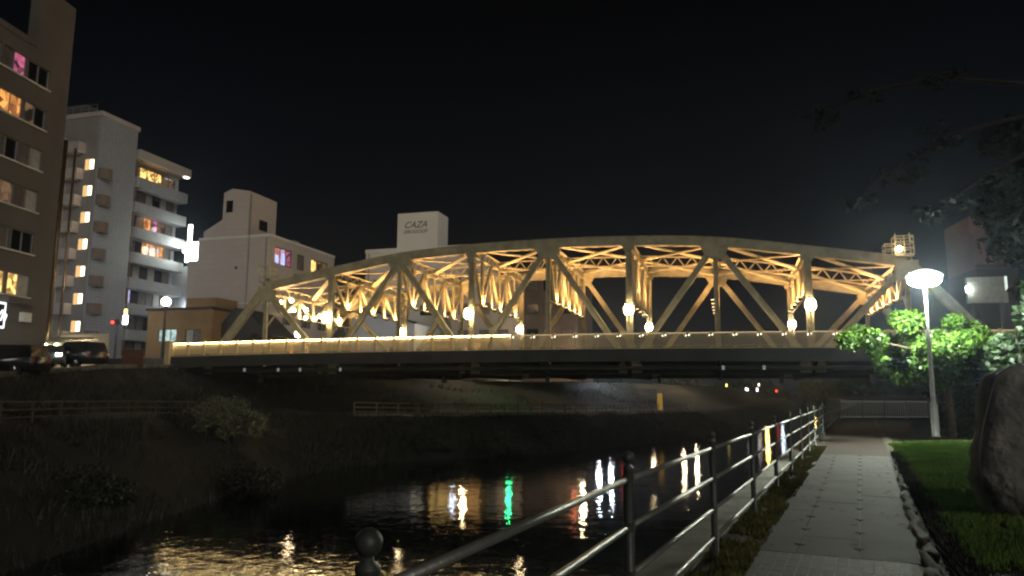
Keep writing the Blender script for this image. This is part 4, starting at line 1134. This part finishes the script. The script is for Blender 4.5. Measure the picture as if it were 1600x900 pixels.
bush('brownish bush on the slope below the parked cars', -25.2,44,.4,1.5, LEAFB)
bush('low bush on the slope left of the bridge abutment', -24.4,53,.6,1.7, LEAFB)
bush('dark bush near the left bank terrace edge at the far left', -21.8,33,.2,1.2, LEAFB)
def bank_pos(n):
    # scatter on the bank between terrace and water
    i = rng.integers(1, 7, n); f = rng.random(n); v = rng.random(n)
    TO, WE, TI, RE = (np.array([q for q in L]) for L in (terr_o, wat_e, terr_i, road_e))
    up = rng.random(n) < .35
    A = np.where(up[:,None], RE[i], TO[i]); A2 = np.where(up[:,None], RE[i+1], TO[i+1]); C = np.where(up[:,None], TI[i], WE[i]); C2 = np.where(up[:,None], TI[i+1], WE[i+1])
    p = (A*(1-f)[:,None]+A2*f[:,None])*(1-v)[:,None] + (C*(1-f)[:,None]+C2*f[:,None])*v[:,None]
    p[:,2] -= .1
    nz = np.array([noise.noise(Vector((q[0]*.22, q[1]*.22, 1.7)))+.5*noise.noise(Vector((q[0]*.9, q[1]*.9, 4.7))) for q in p])
    return p[nz > -.12+(rng.random(n)-.5)*.35]
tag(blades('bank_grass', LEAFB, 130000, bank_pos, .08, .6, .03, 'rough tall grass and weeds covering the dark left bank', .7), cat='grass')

# far wood / dark mass at the horizon
cs, rs = [], []
for i in range(90):
    x = rng.uniform(-60, 420); y = 430+rng.uniform(-20, 60); cs.append((x, y, rng.uniform(-1, 7))); rs.append(rng.uniform(5, 10))
wd = leaf_cloud('far_wood', LEAFD, cs, rs, 14, 1.3, None, .7); tag(wd, 'far dark line of trees along the horizon beyond the river', 'trees', kind='stuff')

# ================================================================== CARS
def car(label, x, y, z, rz, prof, cab, paint, L, W=1.75, rack=False, lights=None, name='parked_car'):
    t = thing(name, label, 'car', (x,y,z), rz)
    bm = bmesh.new()
    mb = MB(); mb.prism(prof, -W/2, W/2); me = mb.mesh('body', paint)
    bm.from_mesh(me)
    bmesh.ops.bevel(bm, geom=[e for e in bm.edges], offset=.07, segments=3, affect='EDGES', clamp_overlap=True)
    bm.to_mesh(me); bm.free()
    for p in me.polygons: p.use_smooth = True
    o = put('body', me, t)
    cb = MB(); n = len(cab)
    # cabin narrower at top
    zb = min(q[1] for q in cab); zt = max(q[1] for q in cab)
    wv = lambda zz: W/2-.05-.16*(zz-zb)/(zt-zb)
    i0 = len(cb.v)
    for sgn in (-1,1):
        for (px,pz) in cab: cb.v.append((px, sgn*wv(pz), pz))
    cb.f.append(tuple(range(n))); cb.f.append(tuple(range(2*n-1,n-1,-1))); cb.sm += [False]*2
    for k in range(n): cb.f.append((k,k+n,(k+1)%n+n,(k+1)%n)); cb.sm.append(False)
    cm_ = cb.mesh('cabin', paint); bm = bmesh.new(); bm.from_mesh(cm_); bmesh.ops.recalc_face_normals(bm, faces=bm.faces); bmesh.ops.bevel(bm, geom=list(bm.edges), offset=.05, segments=2, affect='EDGES'); bm.to_mesh(cm_); bm.free()
    put('cabin', cm_, t)
    # side windows
    cx = sum(q[0] for q in cab)/n
    for sgn in (-1,1):
        for (f0,f1) in ((.08,.47),(.53,.92)):
            xs0 = min(q[0] for q in cab if q[1] == zb); xs1 = max(q[0] for q in cab if q[1] == zb); xt0 = min(q[0] for q in cab if q[1] > zt-.12); xt1 = max(q[0] for q in cab if q[1] > zt-.12)
            g = MB(); za, zc = zb+.08, zt-.12; e_ = .012
            g.quad((lerp(xs0,xs1,f0),sgn*(wv(za)+e_),za),(lerp(xs0,xs1,f1),sgn*(wv(za)+e_),za),(lerp(xt0,xt1,f1),sgn*(wv(zc)+e_),zc),(lerp(xt0,xt1,f0),sgn*(wv(zc)+e_),zc)); g.build('side_window', GLASSD, t)
    wl_ = (L*.19, L*.80)
    for wx in wl_:
        for sgn in (-1,1):
            w_ = MB(); w_.tube([(wx,sgn*(W/2-.2),.32),(wx,sgn*(W/2+.01),.32)], .32, 18); q = w_.build('wheel', BLACKM, t)
            r_ = MB(); r_.tube([(wx,sgn*(W/2+.012),.32),(wx,sgn*(W/2+.025),.32)], .20, 10)
            for k in range(5):
                a = 2*math.pi*k/5; r_.bar((wx,sgn*(W/2+.03),.32),(wx+.19*math.cos(a),sgn*(W/2+.03),.32+.19*math.sin(a)),.03,.05)
            r_.build('rim', CHROME, q)
    zz = max(q[1] for q in prof)*.78
    for sgn in (-1,1):
        h = MB(); h.box(L-.12,L+.01,sgn*(W/2-.3)-.16,sgn*(W/2-.3)+.16,zz-.09,zz+.07); h.build('headlight', (lights or CHROME), t)
        h = MB(); h.box(-.01,.1,sgn*(W/2-.22)-.1,sgn*(W/2-.22)+.1,zz-.1,zz+.14); h.build('tail_light', mat('tail_red',(.25,.01,.01),.3), t)
        h = MB(); h.box(L*.64,L*.68,sgn*(W/2+.1)-.08,sgn*(W/2+.1)+.08,zb-.02,zb+.12); h.build('mirror', paint, t)
    if rack:
        r_ = MB()
        for sgn in (-1,1): r_.bar((L*.18,sgn*.62,zt+.14),(L*.62,sgn*.62,zt+.14),.05,.05)
        for k in range(5): xx = L*(.2+.1*k); r_.bar((xx,-.62,zt+.14),(xx,.62,zt+.14),.04,.04); r_.bar((xx,-.62,zt-.01),(xx,-.62,zt+.14),.03,.03); r_.bar((xx,.62,zt-.01),(xx,.62,zt+.14),.03,.03)
        r_.build('roof_rack', CHROME, t)
    return t
def sedan(L): return [(0,.30),(0,.80),(.15,.95),(L*.3,1.0),(L*.72,.96),(L-.1,.80),(L,.62),(L,.30),(L-.1,.22),(.1,.22)], [(L*.08,.93),(L*.20,1.42),(L*.50,1.46),(L*.70,.95)]
def suv(L): return [(0,.38),(0,1.0),(.05,1.08),(L*.72,1.08),(L-.08,.98),(L,.7),(L,.36),(L-.1,.28),(.1,.28)], [(.06,1.04),(.22,1.72),(L*.56,1.74),(L*.70,1.06)]
pr_, cb_ = suv(4.5); car('dark glossy car parked on the quay at the left edge, nose to the left', -26.6, 41.9, 2.30, R(176), pr_, cb_, CARK, 4.5)
pr_, cb_ = suv(4.3); car('dark off-road vehicle with a roof rack parked on the quay', -27.6, 49.3, 3.0, R(156), pr_, cb_, CARK, 4.3, 1.8, True)
pr_, cb_ = sedan(4.4); car('dark grey car with one headlamp lit between the other two cars', -31.3, 50.6, 3.0, R(-62), pr_, cb_, CARG, 4.4, 1.7, False, emat('headlamp',(.9,1,.92),14))
bw = thing('brown_screen', 'low brown wooden screen beside the roof rack vehicle', 'screen', (-28.7,54.5,3.2), -TH)
for k in range(8): slab(bw, 'board', mat('brown_wood',(.12,.05,.03),.7), (k*.24,k*.24+.225,0,.05,0,1.3))

# ================================================================== HAZE (thin volume added to put a glow round the lamps)
hz = MB(); hz.box(-150, 420, -30, 480, -5.2, 42)
hm = bpy.data.materials.new('glow_haze'); hm.use_nodes = True
hn, hl = hm.node_tree.nodes, hm.node_tree.links; hn.remove(hn['Principled BSDF'])
pv = hn.new('ShaderNodeVolumePrincipled'); pv.inputs['Color'].default_value = (.68,.80,1,1); pv.inputs['Density'].default_value = .00065; pv.inputs['Anisotropy'].default_value = .86
hl.new(pv.outputs[0], hn['Material Output'].inputs['Volume'])
tag(hz.build('glow_haze', hm), kind='stuff')

p = B(-14.4, -1.9)
cn = thing('traffic_cone', 'small orange cone on the bridge sidewalk behind the lit railing', 'cone', (p[0],p[1],zdeck(-14.4)))
m = MB(); m.box(-.2,.2,-.2,.2,0,.04); m.build('base', BLACKM, cn); m = MB(); m.lathe([(.15,.04),(.11,.35),(.09,.5),(.03,.95)], 12); m.build('cone', mat('cone_orange',(.75,.14,.03),.6), cn)

lf = MB(); lf.quad((-.035,0,0),(0,-.018,.006),(.04,0,.001),(0,.02,.007)); lfm = lf.mesh('fallen_leaf', mat('fallen_leaf',(.10,.07,.03),.8,var=.4,scale=9))
for i in range(70):
    a_, b_2 = random.uniform(.6,13), random.choice([random.uniform(.3,.5), random.uniform(1.45,1.72), random.uniform(.3,1.7)])
    put('fallen_leaf', lfm, path, P(a_, b_2, .023), (0,0,random.uniform(0,6.3)), (random.uniform(.7,1.3),)*3)
